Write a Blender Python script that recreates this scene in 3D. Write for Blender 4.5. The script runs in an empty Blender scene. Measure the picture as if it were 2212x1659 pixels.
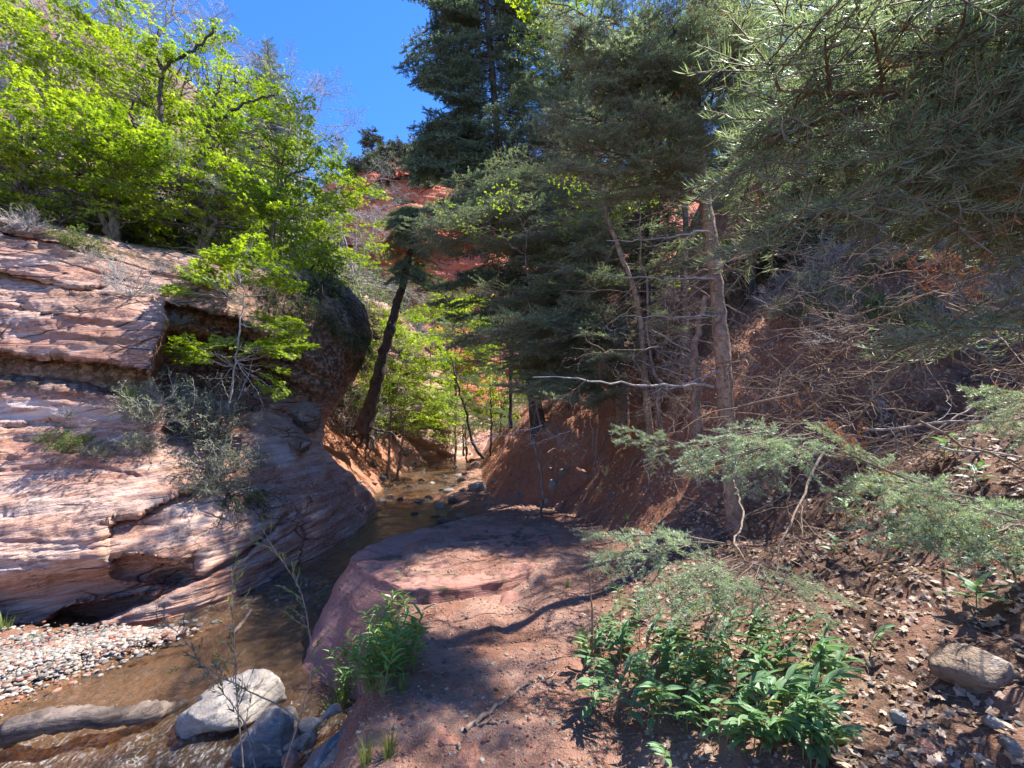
import bpy, math, random
import numpy as np
from mathutils import Vector, Matrix

SC = bpy.context.scene
# ---------------------------------------------------------------- camera, sky, sun, exposure
PITCH = math.radians(5.0)
CAMZ = 1.6
cam_d = bpy.data.cameras.new('camera')
cam_d.lens = 15.0; cam_d.sensor_width = 36.0; cam_d.clip_start = 0.05; cam_d.clip_end = 900
cam = bpy.data.objects.new('camera', cam_d)
SC.collection.objects.link(cam)
cam.location = (0, 0, CAMZ); cam.rotation_euler = (math.radians(90) + PITCH, 0, 0)
SC.camera = cam

SUN_AZ = math.radians(62.0)      # clockwise from +Y (view direction) towards +X
SUN_EL = math.radians(57.0)
world = bpy.data.worlds.new('World'); SC.world = world; world.use_nodes = True
wn = world.node_tree.nodes; wl = world.node_tree.links
bg = wn['Background']
sky = wn.new('ShaderNodeTexSky'); sky.sky_type = 'NISHITA'; sky.sun_disc = False
sky.sun_elevation = SUN_EL; sky.sun_rotation = SUN_AZ
sky.altitude = 2000; sky.air_density = 1.0; sky.dust_density = 0.2; sky.ozone_density = 3.0
hsv = wn.new('ShaderNodeHueSaturation'); hsv.inputs['Saturation'].default_value = 1.28; hsv.inputs['Hue'].default_value = 0.511
wl.new(sky.outputs[0], hsv.inputs['Color']); wl.new(hsv.outputs[0], bg.inputs[0])
bg.inputs[1].default_value = 0.15
sun_d = bpy.data.lights.new('sun', 'SUN'); sun_d.energy = 4.8; sun_d.angle = math.radians(0.5)
sun_d.color = (1.0, 0.955, 0.88)
sun = bpy.data.objects.new('sun', sun_d); SC.collection.objects.link(sun)
SV = Vector((math.sin(SUN_AZ) * math.cos(SUN_EL), math.cos(SUN_AZ) * math.cos(SUN_EL), math.sin(SUN_EL)))
sun.rotation_euler = SV.to_track_quat('Z', 'Y').to_euler(); sun.location = SV * 60
SC.view_settings.view_transform = 'Standard'; SC.view_settings.look = 'None'
SC.view_settings.gamma = 1.0; SC.view_settings.use_curve_mapping = False
SC.view_settings.exposure = 1.62
SC.cycles.max_bounces = 6; SC.cycles.transparent_max_bounces = 12
SC.cycles.diffuse_bounces = 4; SC.cycles.glossy_bounces = 2

# ---------------------------------------------------------------- helpers
F_PX = 2212 * 15.0 / 36.0
CP, SP = math.cos(PITCH), math.sin(PITCH)
def D(u, v, d):
    """point seen at picture position (u, v) of the 2212x1659 view, d metres ahead"""
    u = np.asarray(u, float); v = np.asarray(v, float); d = np.asarray(d, float)
    a = (u - 1106) / F_PX; b = -(v - 829.5) / F_PX
    dy = CP - b * SP; dz = SP + b * CP
    k = d / dy
    return np.stack([a * k, d + 0 * a, CAMZ + dz * k], -1)
def dz_(v, z):
    """distance ahead at which row v meets height z"""
    b = -(v - 829.5) / F_PX
    return (z - CAMZ) * (CP - b * SP) / (SP + b * CP)
def DZ(u, v, z): return D(u, v, dz_(v, z))

_pr = np.random.RandomState(7)
_perm = np.tile(_pr.permutation(256), 2)
_grad = _pr.normal(size=(256, 3)); _grad /= np.linalg.norm(_grad, axis=1)[:, None]
def perlin(p):
    p = np.asarray(p, float); sh = p.shape[:-1]; p = p.reshape(-1, 3)
    i = np.floor(p).astype(int); f = p - i; i &= 255
    u = f * f * f * (f * (f * 6 - 15) + 10)
    r = 0
    for a in (0, 1):
        for b in (0, 1):
            for c in (0, 1):
                h = _perm[_perm[_perm[(i[:, 0] + a) & 255] + ((i[:, 1] + b) & 255)] + ((i[:, 2] + c) & 255)]
                g = _grad[h]
                w = (u[:, 0] if a else 1 - u[:, 0]) * (u[:, 1] if b else 1 - u[:, 1]) * (u[:, 2] if c else 1 - u[:, 2])
                r = r + w * ((f[:, 0] - a) * g[:, 0] + (f[:, 1] - b) * g[:, 1] + (f[:, 2] - c) * g[:, 2])
    return (r * 1.6).reshape(sh)
def fbm(p, octv=4, gain=0.5):
    p = np.asarray(p, float); r = 0; a = 1.0
    for k in range(octv):
        r = r + a * perlin(p * (2.03 ** k) + 17.3 * k); a *= gain
    return r
def sstep(a, b, x):
    t = np.clip((x - a) / (b - a), 0, 1); return t * t * (3 - 2 * t)
def nrm(v): return v / np.maximum(np.linalg.norm(v, axis=-1, keepdims=True), 1e-9)

class MB:
    """collects vertices and faces of any size, then links them as ONE mesh"""
    def __init__(s): s.v = []; s.f = []; s.n = 0; s.att = []
    def add(s, v, f, mat=0, tint=0.5):
        v = np.asarray(v, float).reshape(-1, 3); f = np.asarray(f, int)
        s.v.append(v); s.f.append((f + s.n, mat)); s.n += len(v)
        t = np.broadcast_to(np.asarray(tint, float).ravel() if np.ndim(tint) else tint, (len(v),))
        s.att.append(t)
    def mesh(s, name, mats, smooth=True):
        me = bpy.data.meshes.new(name)
        V = np.concatenate(s.v); me.vertices.add(len(V)); me.vertices.foreach_set('co', V.ravel())
        li = np.concatenate([f.ravel() for f, m in s.f])
        tot = np.concatenate([np.full(len(f), f.shape[1]) for f, m in s.f])
        st = np.concatenate([[0], np.cumsum(tot)[:-1]])
        mi = np.concatenate([np.full(len(f), m) for f, m in s.f])
        me.loops.add(len(li)); me.loops.foreach_set('vertex_index', li.astype(np.int32))
        me.polygons.add(len(tot)); me.polygons.foreach_set('loop_start', st.astype(np.int32))
        me.polygons.foreach_set('material_index', mi.astype(np.int32))
        me.polygons.foreach_set('use_smooth', np.full(len(tot), bool(smooth)))
        for m in (mats if isinstance(mats, (list, tuple)) else [mats]): me.materials.append(m)
        a = me.attributes.new('tint', 'FLOAT', 'POINT'); a.data.foreach_set('value', np.concatenate(s.att).astype(np.float32))
        me.update(calc_edges=True)
        return me
    def build(s, name, mats, parent=None, smooth=True):
        return link(name, s.mesh(name, mats, smooth), parent)
def link(name, me, parent=None):
    o = bpy.data.objects.new(name, me); SC.collection.objects.link(o)
    if parent is not None: o.parent = parent
    return o
def tag(o, label=None, cat=None, group=None, kind=None):
    if label: o['label'] = label
    if cat: o['category'] = cat
    if group: o['group'] = group
    if kind: o['kind'] = kind
    return o
def empty(name, loc=(0, 0, 0), label=None, cat=None, group=None, rz=0.0):
    o = bpy.data.objects.new(name, None); SC.collection.objects.link(o)
    o.location = tuple(float(c) for c in loc); o.rotation_euler = (0, 0, rz); o.empty_display_size = 0.1
    return tag(o, label, cat, group)

def gridfaces(a, b):
    i = np.arange((a - 1) * (b - 1)); r = i // (b - 1); c = i % (b - 1); k = r * b + c
    return np.stack([k, k + 1, k + b + 1, k + b], -1)

def tubes(mb, P, R, sides=4, mat=0, tint=0.5):
    """P (M,N,3) polylines, R (M,N) radii -> tapered tubes"""
    P = np.asarray(P, float); R = np.asarray(R, float)
    if P.ndim == 2: P = P[None]; R = R.reshape(1, -1)
    M, N, _ = P.shape
    T = nrm(np.gradient(P, axis=1))
    ax = nrm(P[:, -1] - P[:, 0]); ref = np.where(np.abs(ax[:, 2:3]) > 0.8, [[1.0, 0, 0]], [[0, 0, 1.0]])
    A = nrm(np.cross(T, np.broadcast_to(ref[:, None], T.shape))); B = np.cross(T, A)
    th = np.arange(sides) * 2 * math.pi / sides
    V = P[:, :, None] + R[:, :, None, None] * (A[:, :, None] * np.cos(th)[None, None, :, None] + B[:, :, None] * np.sin(th)[None, None, :, None])
    j = np.arange(N - 1)[:, None] * sides; k = np.arange(sides)[None]
    q = np.stack([j + k, j + (k + 1) % sides, j + sides + (k + 1) % sides, j + sides + k], -1).reshape(-1, 4)
    F = (np.arange(M)[:, None, None] * N * sides + q[None]).reshape(-1, 4)
    tt = np.repeat(tint, N * sides) if np.ndim(tint) else tint
    mb.add(V.reshape(-1, 3), F, mat, tt)

def spawn(rng, P, per, t0=0.2, t1=1.0, ang=(30, 60), ln=(0.3, 0.5), fall=0.6, npts=5, grav=0.0, wob=0.15, planar=0.0, up=0.0):
    """children of every polyline in P; returns (children (M*per,npts,3), t along the parent)"""
    M, N, _ = P.shape
    par = np.repeat(np.arange(M), per)
    t = t0 + (t1 - t0) * (np.tile(np.arange(per), M) + rng.uniform(0, 1, M * per)) / per
    x = t * (N - 1); i = np.minimum(x.astype(int), N - 2); f = (x - i)[:, None]
    pos = P[par, i] * (1 - f) + P[par, i + 1] * f
    tan = nrm(P[par, i + 1] - P[par, i])
    side = nrm(np.cross(tan, [0, 0, 1.0]))
    sg = np.where(np.tile(np.arange(per), M) % 2 == 0, 1.0, -1.0)[:, None]
    r = rng.normal(size=(len(par), 3)) * (1 - planar) + side * sg * 2.2 * planar
    perp = nrm(r - (r * tan).sum(-1, keepdims=True) * tan)
    a = np.radians(rng.uniform(ang[0], ang[1], len(par)))[:, None]
    d = np.cos(a) * tan + np.sin(a) * perp + [0, 0, up]
    L = rng.uniform(ln[0], ln[1], len(par)) * (1 - fall * t)
    out = [pos]; d = nrm(d)
    for k in range(npts - 1):
        out.append(out[-1] + d * (L / (npts - 1))[:, None])
        d = nrm(d + rng.normal(size=d.shape) * wob + np.array([0, 0, -grav]))
    return np.stack(out, 1), t
def taper(P, r0, r1): return np.linspace(r0, r1, P.shape[1])[None] * np.ones((P.shape[0], 1))
def wob_line(rng, pts, n=14, amp=0.03):
    """smooth polyline through control points, with a little wander"""
    pts = np.asarray(pts, float); s = np.concatenate([[0], np.cumsum(np.linalg.norm(np.diff(pts, axis=0), axis=1))])
    t = np.linspace(0, s[-1], n); o = np.stack([np.interp(t, s, pts[:, c]) for c in range(3)], -1)
    for _ in range(2):
        o[1:-1] = 0.25 * o[:-2] + 0.5 * o[1:-1] + 0.25 * o[2:]
    w = rng.normal(size=o.shape) * amp; w[0] = 0
    return o + w

# ---------------------------------------------------------------- materials
def mat_new(name):
    m = bpy.data.materials.new(name); m.use_nodes = True
    nt = m.node_tree; nt.nodes.clear()
    return m, nt
class NT:
    def __init__(s, nt): s.nt = nt
    def n(s, typ, **kw):
        x = s.nt.nodes.new('ShaderNode' + typ)
        for k, v in kw.items():
            if k.startswith('_'): setattr(x, k[1:], v)
            else:
                key = int(k[1:]) if k[0] == 'i' and k[1:].isdigit() else k.replace('__', ' ')
                sock = x.inputs[key]
                if isinstance(v, bpy.types.NodeSocket): s.nt.links.new(v, sock)
                else: sock.default_value = v
        return x
    def mix(s, fac, a, b, bt='MIX'):
        x = s.nt.nodes.new('ShaderNodeMix'); x.data_type = 'RGBA'; x.blend_type = bt
        for sock, v in ((x.inputs[0], fac), (x.inputs[6], a), (x.inputs[7], b)):
            if isinstance(v, bpy.types.NodeSocket): s.nt.links.new(v, sock)
            else: sock.default_value = v if not isinstance(v, tuple) else (*v, 1)[:4]
        return x.outputs[2]
    def ramp(s, fac, lo, hi):
        x = s.nt.nodes.new('ShaderNodeMapRange'); x.clamp = True
        s.nt.links.new(fac, x.inputs[0]); x.inputs[1].default_value = lo; x.inputs[2].default_value = hi
        return x.outputs[0]
    def math(s, op, a, b=0.0):
        x = s.nt.nodes.new('ShaderNodeMath'); x.operation = op
        for sock, v in ((x.inputs[0], a), (x.inputs[1], b)):
            if isinstance(v, bpy.types.NodeSocket): s.nt.links.new(v, sock)
            else: sock.default_value = v
        return x.outputs[0]
    def coords(s, scale=(1, 1, 1), rot=(0, 0, 0), gen='Object'):
        tc = s.nt.nodes.new('ShaderNodeTexCoord'); mp = s.nt.nodes.new('ShaderNodeMapping')
        s.nt.links.new(tc.outputs[gen], mp.inputs[0]); mp.inputs['Scale'].default_value = scale; mp.inputs['Rotation'].default_value = rot
        return mp.outputs[0]
    def noise(s, vec, scale, detail=5, rough=0.55, dist=0.0):
        return s.n('TexNoise', Vector=vec, Scale=scale, Detail=detail, Roughness=rough, Distortion=dist).outputs[0]
    def attr(s, name):
        x = s.nt.nodes.new('ShaderNodeAttribute'); x.attribute_name = name; return x.outputs['Fac']
    def out(s, sh):
        o = s.nt.nodes.new('ShaderNodeOutputMaterial'); s.nt.links.new(sh, o.inputs[0]); return o
    def bump(s, h, strength=0.5, dist=0.02):
        return s.n('Bump', Height=h, Strength=strength, Distance=dist).outputs[0]

def sandstone(name, red=(0.39, 0.195, 0.13), pale=(0.55, 0.37, 0.285), white=(0.63, 0.50, 0.42), band=1.0, lichen=0.75, bumpd=0.03, rot=(0.0, 0.14, 0.0), wet=False, scale=1.0):
    m, nt = mat_new(name); q = NT(nt)
    v = q.coords((scale,) * 3, rot)
    vs = q.n('Mapping', Vector=v, Scale=(0.8, 0.8, 11.0)).outputs[0]
    big = q.noise(v, 0.7, 4, 0.5, 0.4)
    st = q.noise(vs, 1.0, 6, 0.62, 0.7)
    st2 = q.noise(q.n('Mapping', Vector=v, Scale=(1.5, 1.5, 42.0)).outputs[0], 1.0, 4, 0.6, 1.2)
    col = q.mix(q.ramp(big, 0.42, 0.62), red, pale)
    col = q.mix(q.math('MULTIPLY', q.ramp(st, 0.42, 0.60), 0.75 * band), col, red)
    col = q.mix(q.math('MULTIPLY', q.ramp(st, 0.50, 0.36), 0.5 * band), col, white)
    col = q.mix(q.math('MULTIPLY', q.ramp(st2, 0.50, 0.66), 0.45 * band), col, (0.20, 0.09, 0.065))
    # dark lichen and varnish: speckles gathered in patches
    patch = q.ramp(q.noise(v, 1.3, 5, 0.65), 0.38, 0.60)
    sp = q.n('TexVoronoi', Vector=v, Scale=24.0, Randomness=1.0).outputs[0]
    spk = q.math('MULTIPLY', q.ramp(q.noise(q.n('Mapping', Vector=v, Scale=(11, 11, 30)).outputs[0], 1.0, 5, 0.78, 0.5), 0.49, 0.56), patch)
    spk2 = q.math('MULTIPLY', q.ramp(sp, 0.33, 0.18), q.ramp(q.noise(v, 3.2, 3, 0.6), 0.52, 0.66))
    spk = q.math('MAXIMUM', spk, spk2)
    col = q.mix(q.math('MULTIPLY', spk, lichen), col, (0.045, 0.038, 0.036))
    # soil and moss, plus painted alcove shade, gathered on the tint attribute
    t = q.attr('tint')
    tm = q.ramp(t, 0.55, 1.0)
    moss_shade_n = q.ramp(q.noise(v, 9.0, 5, 0.7), 0.40, 0.56)
    col = q.mix(q.math('MULTIPLY', tm, moss_shade_n), col, (0.075, 0.055, 0.03))
    tw = q.ramp(t, 0.45, 0.0)
    col = q.mix(q.math('MULTIPLY', tw, q.ramp(q.noise(vs, 1.3, 5, 0.6), 0.35, 0.6)), col, white)
    crk = q.ramp(q.n('TexVoronoi', Vector=q.n('Mapping', Vector=v, Scale=(1.1, 1.1, 3.2)).outputs[0], Scale=1.0, _feature='DISTANCE_TO_EDGE').outputs[0], 0.03, 0.0)
    crk = q.math('MULTIPLY', crk, q.math('MULTIPLY', q.ramp(q.noise(v, 1.1, 3, 0.6), 0.50, 0.60), 0.0 if band < .4 else 1.0))
    col = q.mix(q.math('MULTIPLY', crk, 0.8), col, (0.05, 0.035, 0.03))
    h = q.math('MULTIPLY', crk, -1.0)
    h = q.math('ADD', h, q.math('MULTIPLY', st, 1.2))
    h = q.math('ADD', h, 0.0) if False else q.math('ADD', h, q.math('ADD', q.math('MULTIPLY', st2, 0.35), q.math('MULTIPLY', q.noise(v, 22.0, 6, 0.7), 0.35)))
    b = q.n('BsdfPrincipled', Base__Color=col, Roughness=0.35 if wet else 0.88, Normal=q.bump(h, 1.0, bumpd * 1.5))
    b.inputs['Specular IOR Level'].default_value = 0.35
    q.out(b.outputs[0]); return m
def stone_mat(name, c1, c2, scale=6.0, rough=0.75, veins=(0.5, 0.45, 0.4)):
    m, nt = mat_new(name); q = NT(nt)
    v = q.coords(); oi = q.nt.nodes.new('ShaderNodeObjectInfo')
    rv = q.n('VectorMath', _operation='ADD', i0=v, i1=oi.outputs['Location']).outputs[0]
    n1 = q.noise(rv, scale * 0.5, 5, 0.6, 0.4); n2 = q.noise(rv, scale * 4, 5, 0.7)
    col = q.mix(q.ramp(n1, 0.36, 0.64), c1, c2)
    col = q.mix(q.ramp(n2, 0.55, 0.68), col, tuple(0.4 * c for c in c1))
    col = q.mix(q.math('MULTIPLY', q.ramp(q.noise(rv, scale * 1.4, 3, 0.5, 2.0), 0.60, 0.66), 0.5), col, veins)
    rnd = q.ramp(oi.outputs['Random'], 0.0, 1.0)
    col = q.mix(q.math('MULTIPLY', rnd, 0.35), col, tuple(0.5 * c for c in c2))
    n3 = q.noise(rv, scale * 12, 4, 0.75); lay = q.noise(q.n('Mapping', Vector=rv, Scale=(1, 1, 6), Rotation=(.5, .3, 0)).outputs[0], scale, 5, 0.65, 0.6)
    col = q.mix(q.math('MULTIPLY', q.ramp(lay, 0.52, 0.64), 0.45), col, tuple(0.45 * c for c in c2))
    b = q.n('BsdfPrincipled', Base__Color=col, Roughness=rough, Normal=q.bump(q.math('ADD', q.math('ADD', n1, lay), q.math('MULTIPLY', q.math('ADD', n2, n3), 0.4)), 1.0, 0.03))
    q.out(b.outputs[0]); return m
def leaf_mat(name, c_dark, c_light, trans=0.45, rough=0.4, spec=0.5, objvar=0.25, tc=None):
    m, nt = mat_new(name); q = NT(nt)
    t = q.attr('tint'); oi = q.nt.nodes.new('ShaderNodeObjectInfo')
    f = q.math('ADD', q.math('MULTIPLY', t, 1 - objvar), q.math('MULTIPLY', oi.outputs['Random'], objvar))
    col = q.mix(f, c_dark, c_light)
    b = q.n('BsdfPrincipled', Base__Color=col, Roughness=rough); b.inputs['Specular IOR Level'].default_value = spec
    colt = q.mix(1.0, col, tc if tc else (1.35, 1.25, 0.55), 'MULTIPLY')
    tr = q.n('BsdfTranslucent', Color=colt)
    ms = q.n('MixShader', Fac=trans, i1=b.outputs[0], i2=tr.outputs[0])
    q.out(ms.outputs[0]); return m
def bark_mat(name, c1, c2, sx=10, sz=2.5, bd=0.02, ring=0.0, dark=(0.03, 0.022, 0.018)):
    m, nt = mat_new(name); q = NT(nt)
    v = q.coords((sx, sx, sz)); n1 = q.noise(v, 1.0, 6, 0.65, 0.5); n2 = q.noise(q.coords(), 30.0, 4, 0.6)
    n3 = q.noise(q.coords((2.0, 2.0, 18.0)), 1.5, 3, 0.6)
    col = q.mix(q.ramp(n1, 0.36, 0.64), c1, c2)
    col = q.mix(q.math('MULTIPLY', q.ramp(n2, 0.56, 0.66), 0.6), col, dark)
    col = q.mix(q.math('MULTIPLY', q.ramp(n3, 0.60, 0.68), ring), col, dark)
    b = q.n('BsdfPrincipled', Base__Color=col, Roughness=0.85, Normal=q.bump(q.math('ADD', n1, q.math('MULTIPLY', n2, 0.3)), 0.8, bd))
    b.inputs['Specular IOR Level'].default_value = 0.2
    q.out(b.outputs[0]); return m
def flat_mat(name, c1, c2, rough=0.8, scale=8.0, spec=0.3):
    m, nt = mat_new(name); q = NT(nt)
    f = q.math('ADD', q.math('MULTIPLY', q.attr('tint'), 0.8), q.math('MULTIPLY', q.noise(q.coords(), scale, 4, 0.6), 0.2))
    b = q.n('BsdfPrincipled', Base__Color=q.mix(f, c1, c2), Roughness=rough); b.inputs['Specular IOR Level'].default_value = spec
    q.out(b.outputs[0]); return m

M_CLIFF = sandstone('pink_sandstone')
M_SLAB = sandstone('red_slab_stone', red=(0.30, 0.135, 0.10), pale=(0.37, 0.19, 0.145), white=(0.42, 0.24, 0.19), band=0.38, lichen=0.6, bumpd=0.022, rot=(0.05, 0.02, 0))
M_ALC = sandstone('shaded_sandstone', red=(0.26, 0.17, 0.13), pale=(0.34, 0.26, 0.21), white=(0.36, 0.30, 0.26), band=0.5, lichen=0.8, scale=1.4)  # darker sandstone for the alcove blocks, overhang shade put into the colour
M_FARCLIFF = sandstone('red_canyon_rock', red=(0.66, 0.15, 0.065), pale=(0.68, 0.22, 0.11), white=(0.55, 0.27, 0.17), band=0.8, lichen=0.25, bumpd=0.4, rot=(0.1, -0.12, 0), scale=0.15)
M_BENCH = sandstone('tan_sandstone', red=(0.42, 0.21, 0.13), pale=(0.55, 0.38, 0.28), white=(0.62, 0.5, 0.4), band=0.9, lichen=0.4, bumpd=0.12, rot=(0.0, 0.2, 0), scale=0.5)
M_WALL = sandstone('shaded_red_rock', red=(0.42, 0.12, 0.06), pale=(0.40, 0.14, 0.08), white=(0.42, 0.2, 0.13), band=0.4, lichen=0.4, bumpd=0.1, scale=0.6)
# ---------------------------------------------------------------- terrain heights
Y_ = [-15, 0, 3, 3.9, 4.7, 5.9, 8, 10.5, 12, 15, 21, 30, 40, 60, 120]
XL = [-3.9, -4.2, -4.5, -4.4, -4.0, -3.9, -3.85, -3.7, -4.0, -4.6, -5.2, -4.6, -4.2, -5.0, -5]
XE = [-1.2, -1.3, -1.45, -1.5, -1.7, -2.3, -2.5, -2.0, -2.1, -2.3, -2.5, -2.9, -2.9, -3.4, -3.4]
XB = [0.6, 0.6, 0.55, 0.62, 0.85, 1.7, 1.45, 1.05, -0.3, -1.0, -1.5, -2.2, -2.2, -2.6, -2.6]
ZM = [0, 0, 0.0, -0.02, -0.055, -0.085, -0.2, -0.5, -0.65, -0.7, -0.72, -0.72, -0.72, -0.7, 0]
WATER = -0.9
def H(X, Y, detail=True):
    X = np.asarray(X, float); Y = np.asarray(Y, float)
    xl, xe, xb, zm = (np.interp(Y, Y_, t) for t in (XL, XE, XB, ZM))
    wig = 0.16 * fbm(np.stack([0 * X, Y * 0.8, 0 * X], -1), 3)
    xl = xl + wig; xe = xe + 0.7 * wig
    c = (xl + xe) / 2; hw = (xe - xl) / 2; t = np.abs(X - c) / hw
    bed = WATER - 0.20 * (1 - np.clip(t, 0, 1) ** 2) - 0.02
    # right
    d = X - xe; w = np.maximum(xb - xe, 0.3); bw = np.minimum(w, np.interp(Y, [0, 5, 8, 11, 14], [0.75, 0.7, 1.6, 2.4, 0.6]))
    s = np.maximum(X - xb, 0)
    a1 = np.interp(Y, [0, 3, 4.8, 5.8, 7, 10, 12, 20], [0.30, 0.27, 0.27, 0.95, 1.5, 1.4, 1.4, 1.3])
    a2 = np.interp(Y, [0, 2, 4, 6, 9, 12, 20], [0.42, 0.5, 0.62, 0.8, 0.85, 0.95, 0.9])
    s0 = 1.7
    zr = zm + np.where(s < s0, a1 * s, a1 * s0 + a2 * (s - s0))
    zr = zr + 1.6 * np.maximum(s - 6.5, 0) * sstep(5, 7, Y) * (1 - sstep(14, 20, Y)) * np.clip(1 - (s - 8.5) / 5, 0, 1)
    zr = zr - 0.25 * np.maximum(s - 22, 0)
    right = WATER + (zr - WATER) * sstep(-0.02, 1, d / bw)
    right = np.where(d > bw, zr, right)
    # left
    dl = xl - X
    low = WATER + np.where(Y < 5.2, 0.13, 0.0) * np.minimum(dl, 1.3) + 0.45 * np.maximum(dl - 1.8, 0) - 0.25 * sstep(5, 6.5, Y)
    bank = WATER + 1.0 * np.minimum(dl, 5) + 0.8 * np.maximum(dl - 5, 0)
    A = low + (bank - low) * sstep(12.2, 14.2, Y)
    d2 = np.minimum(-0.56 * (X + 7.2) + 0.83 * (Y - 8.4) - 0.7 - 2.2 * sstep(-7.8, -5.6, X), (dl - 3.2) * 0.9 + 4 * (1 - sstep(9.5, 11, Y)))
    k = np.interp(Y, [8, 16, 30, 60, 110], [0.50, 0.62, 0.95, 1.25, 1.0])
    B = np.where(d2 > -0.3, -1 + 5.7 * sstep(-0.3, 0.7, d2) + k * np.maximum(d2, 0) - 0.5 * k * np.maximum(d2 - 38, 0), -9)
    left = np.maximum(A, B)
    z = np.where(X > xe, right, np.where(X < xl, left, bed))
    far = np.maximum(Y - 34, 0); z = z + np.where(np.abs(X + 4) < 60, 0.10, 0.0) * far
    z = np.minimum(z, 75)
    if detail:
        Z0 = z
        P = np.stack([X, Y, 0 * X], -1)
        rough = sstep(0.0, 1.5, X - xb) * 0.09 + sstep(0.2, 1.5, dl) * 0.10 + 0.018 + 0.5 * sstep(25, 80, np.hypot(X, Y))
        z = z - 0.13 * sstep(-1.75, -1.3, X) * (1 - sstep(-0.1, 0.5, X)) * sstep(3.0, 3.6, Y) * (1 - sstep(4.6, 5.0, Y))
        inw = (X < xe) & (X > xl)
        z = z + fbm(P * 1.3, 5) * np.where(inw, 0.04, rough) + np.where(inw, 0.02, 0.014) * fbm(P * 5, 4) + 0.035 * np.where(inw, 0, 1) * fbm(P * np.array([2.6, 1.3, 1]) + 4, 3)
        z = z + (0.10 * fbm(np.stack([X * 3, Y * 3, Z0 * 2], -1), 4) + 0.05 * np.abs(fbm(np.stack([X * 7, Y * 7, Z0 * 4], -1), 3))) * sstep(0.0, 0.6, X - xb) * sstep(5.5, 7, Y) * (1 - sstep(20, 30, Y))
        gul = np.abs(fbm(np.stack([Y * 1.1 + X * 0.3, X * 0.25, 0 * X], -1), 3))     # runnels down the dirt bank
        z = z - 0.30 * np.clip(0.35 - gul, 0, 1) * sstep(0.1, 1.0, X - xb) * sstep(7, 9, Y) * (1 - sstep(26, 40, Y))
    return z
def gz(x, y): return float(H(np.array([x]), np.array([y]))[0])
def ground_at(u, v, dmin=1.2, dmax=60):
    d = np.geomspace(dmin, dmax, 500); P = D(np.full(500, u), np.full(500, v), d)
    h = H(P[:, 0], P[:, 1]); k = np.argmax(P[:, 2] < h)
    if P[k, 2] >= h[k]: k = 499
    return np.array([P[k, 0], P[k, 1], h[k]])

def ground_mesh():
    ys = np.concatenate([np.linspace(-12, 0.2, 20, endpoint=False), np.linspace(0.2, 9, 260, endpoint=False), np.geomspace(9, 130, 190)])
    xs1 = np.concatenate([-np.geomspace(70, 6.2, 50, endpoint=False), np.linspace(-6.2, 6.2, 300, endpoint=False), np.geomspace(6.2, 70, 60)])
    X, Y = np.meshgrid(xs1, ys); Z = H(X, Y)
    xe = np.interp(Y, Y_, XE); xb = np.interp(Y, Y_, XB); xl = np.interp(Y, Y_, XL)
    mb = MB(); mb.add(np.stack([X, Y, Z], -1), gridfaces(len(ys), len(xs1)))
    me = mb.mesh('ground', M_GROUND)
    lit = sstep(0.0, 1.0, X - xb + 0.35 * fbm(np.stack([X, Y, 0 * X], -1) * 1.5, 3)) * (1 - 0.75 * sstep(7.5, 9, Y) * (1 - sstep(2.5, 5, X - xb)))
    lit = lit + sstep(1.5, 3, xl - X) * 0.8 * (1 - sstep(14, 30, Y))
    wet = np.clip(1 - (Z - WATER) / 0.28, 0, 1)
    hill = sstep(12, 25, np.hypot(X, Y)) * (Z > 3)
    bank = sstep(-0.2, 0.3, X - xb) * sstep(5, 6.2, Y) * (1 - sstep(3.0, 4.2, X - xb)) * (1 - sstep(24, 30, Y)); bank = np.maximum(bank, sstep(5.0, 6.2, X - xb) * (Y > 4) * (Y < 16))
    bank = np.maximum(bank, sstep(0.1, 0.5, xl - X) * sstep(12, 13.5, Y) * (1 - sstep(20, 30, Y)) * 0.9)
    for nme, arr in (('bank', bank), ('litter', lit * (1 - 0.8 * bank)), ('wet', wet), ('hill', hill)):
        a = me.attributes.new(nme, 'FLOAT', 'POINT'); a.data.foreach_set('value', np.clip(arr, 0, 1).astype(np.float32).ravel())
    return tag(link('ground', me), kind='structure')
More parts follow.
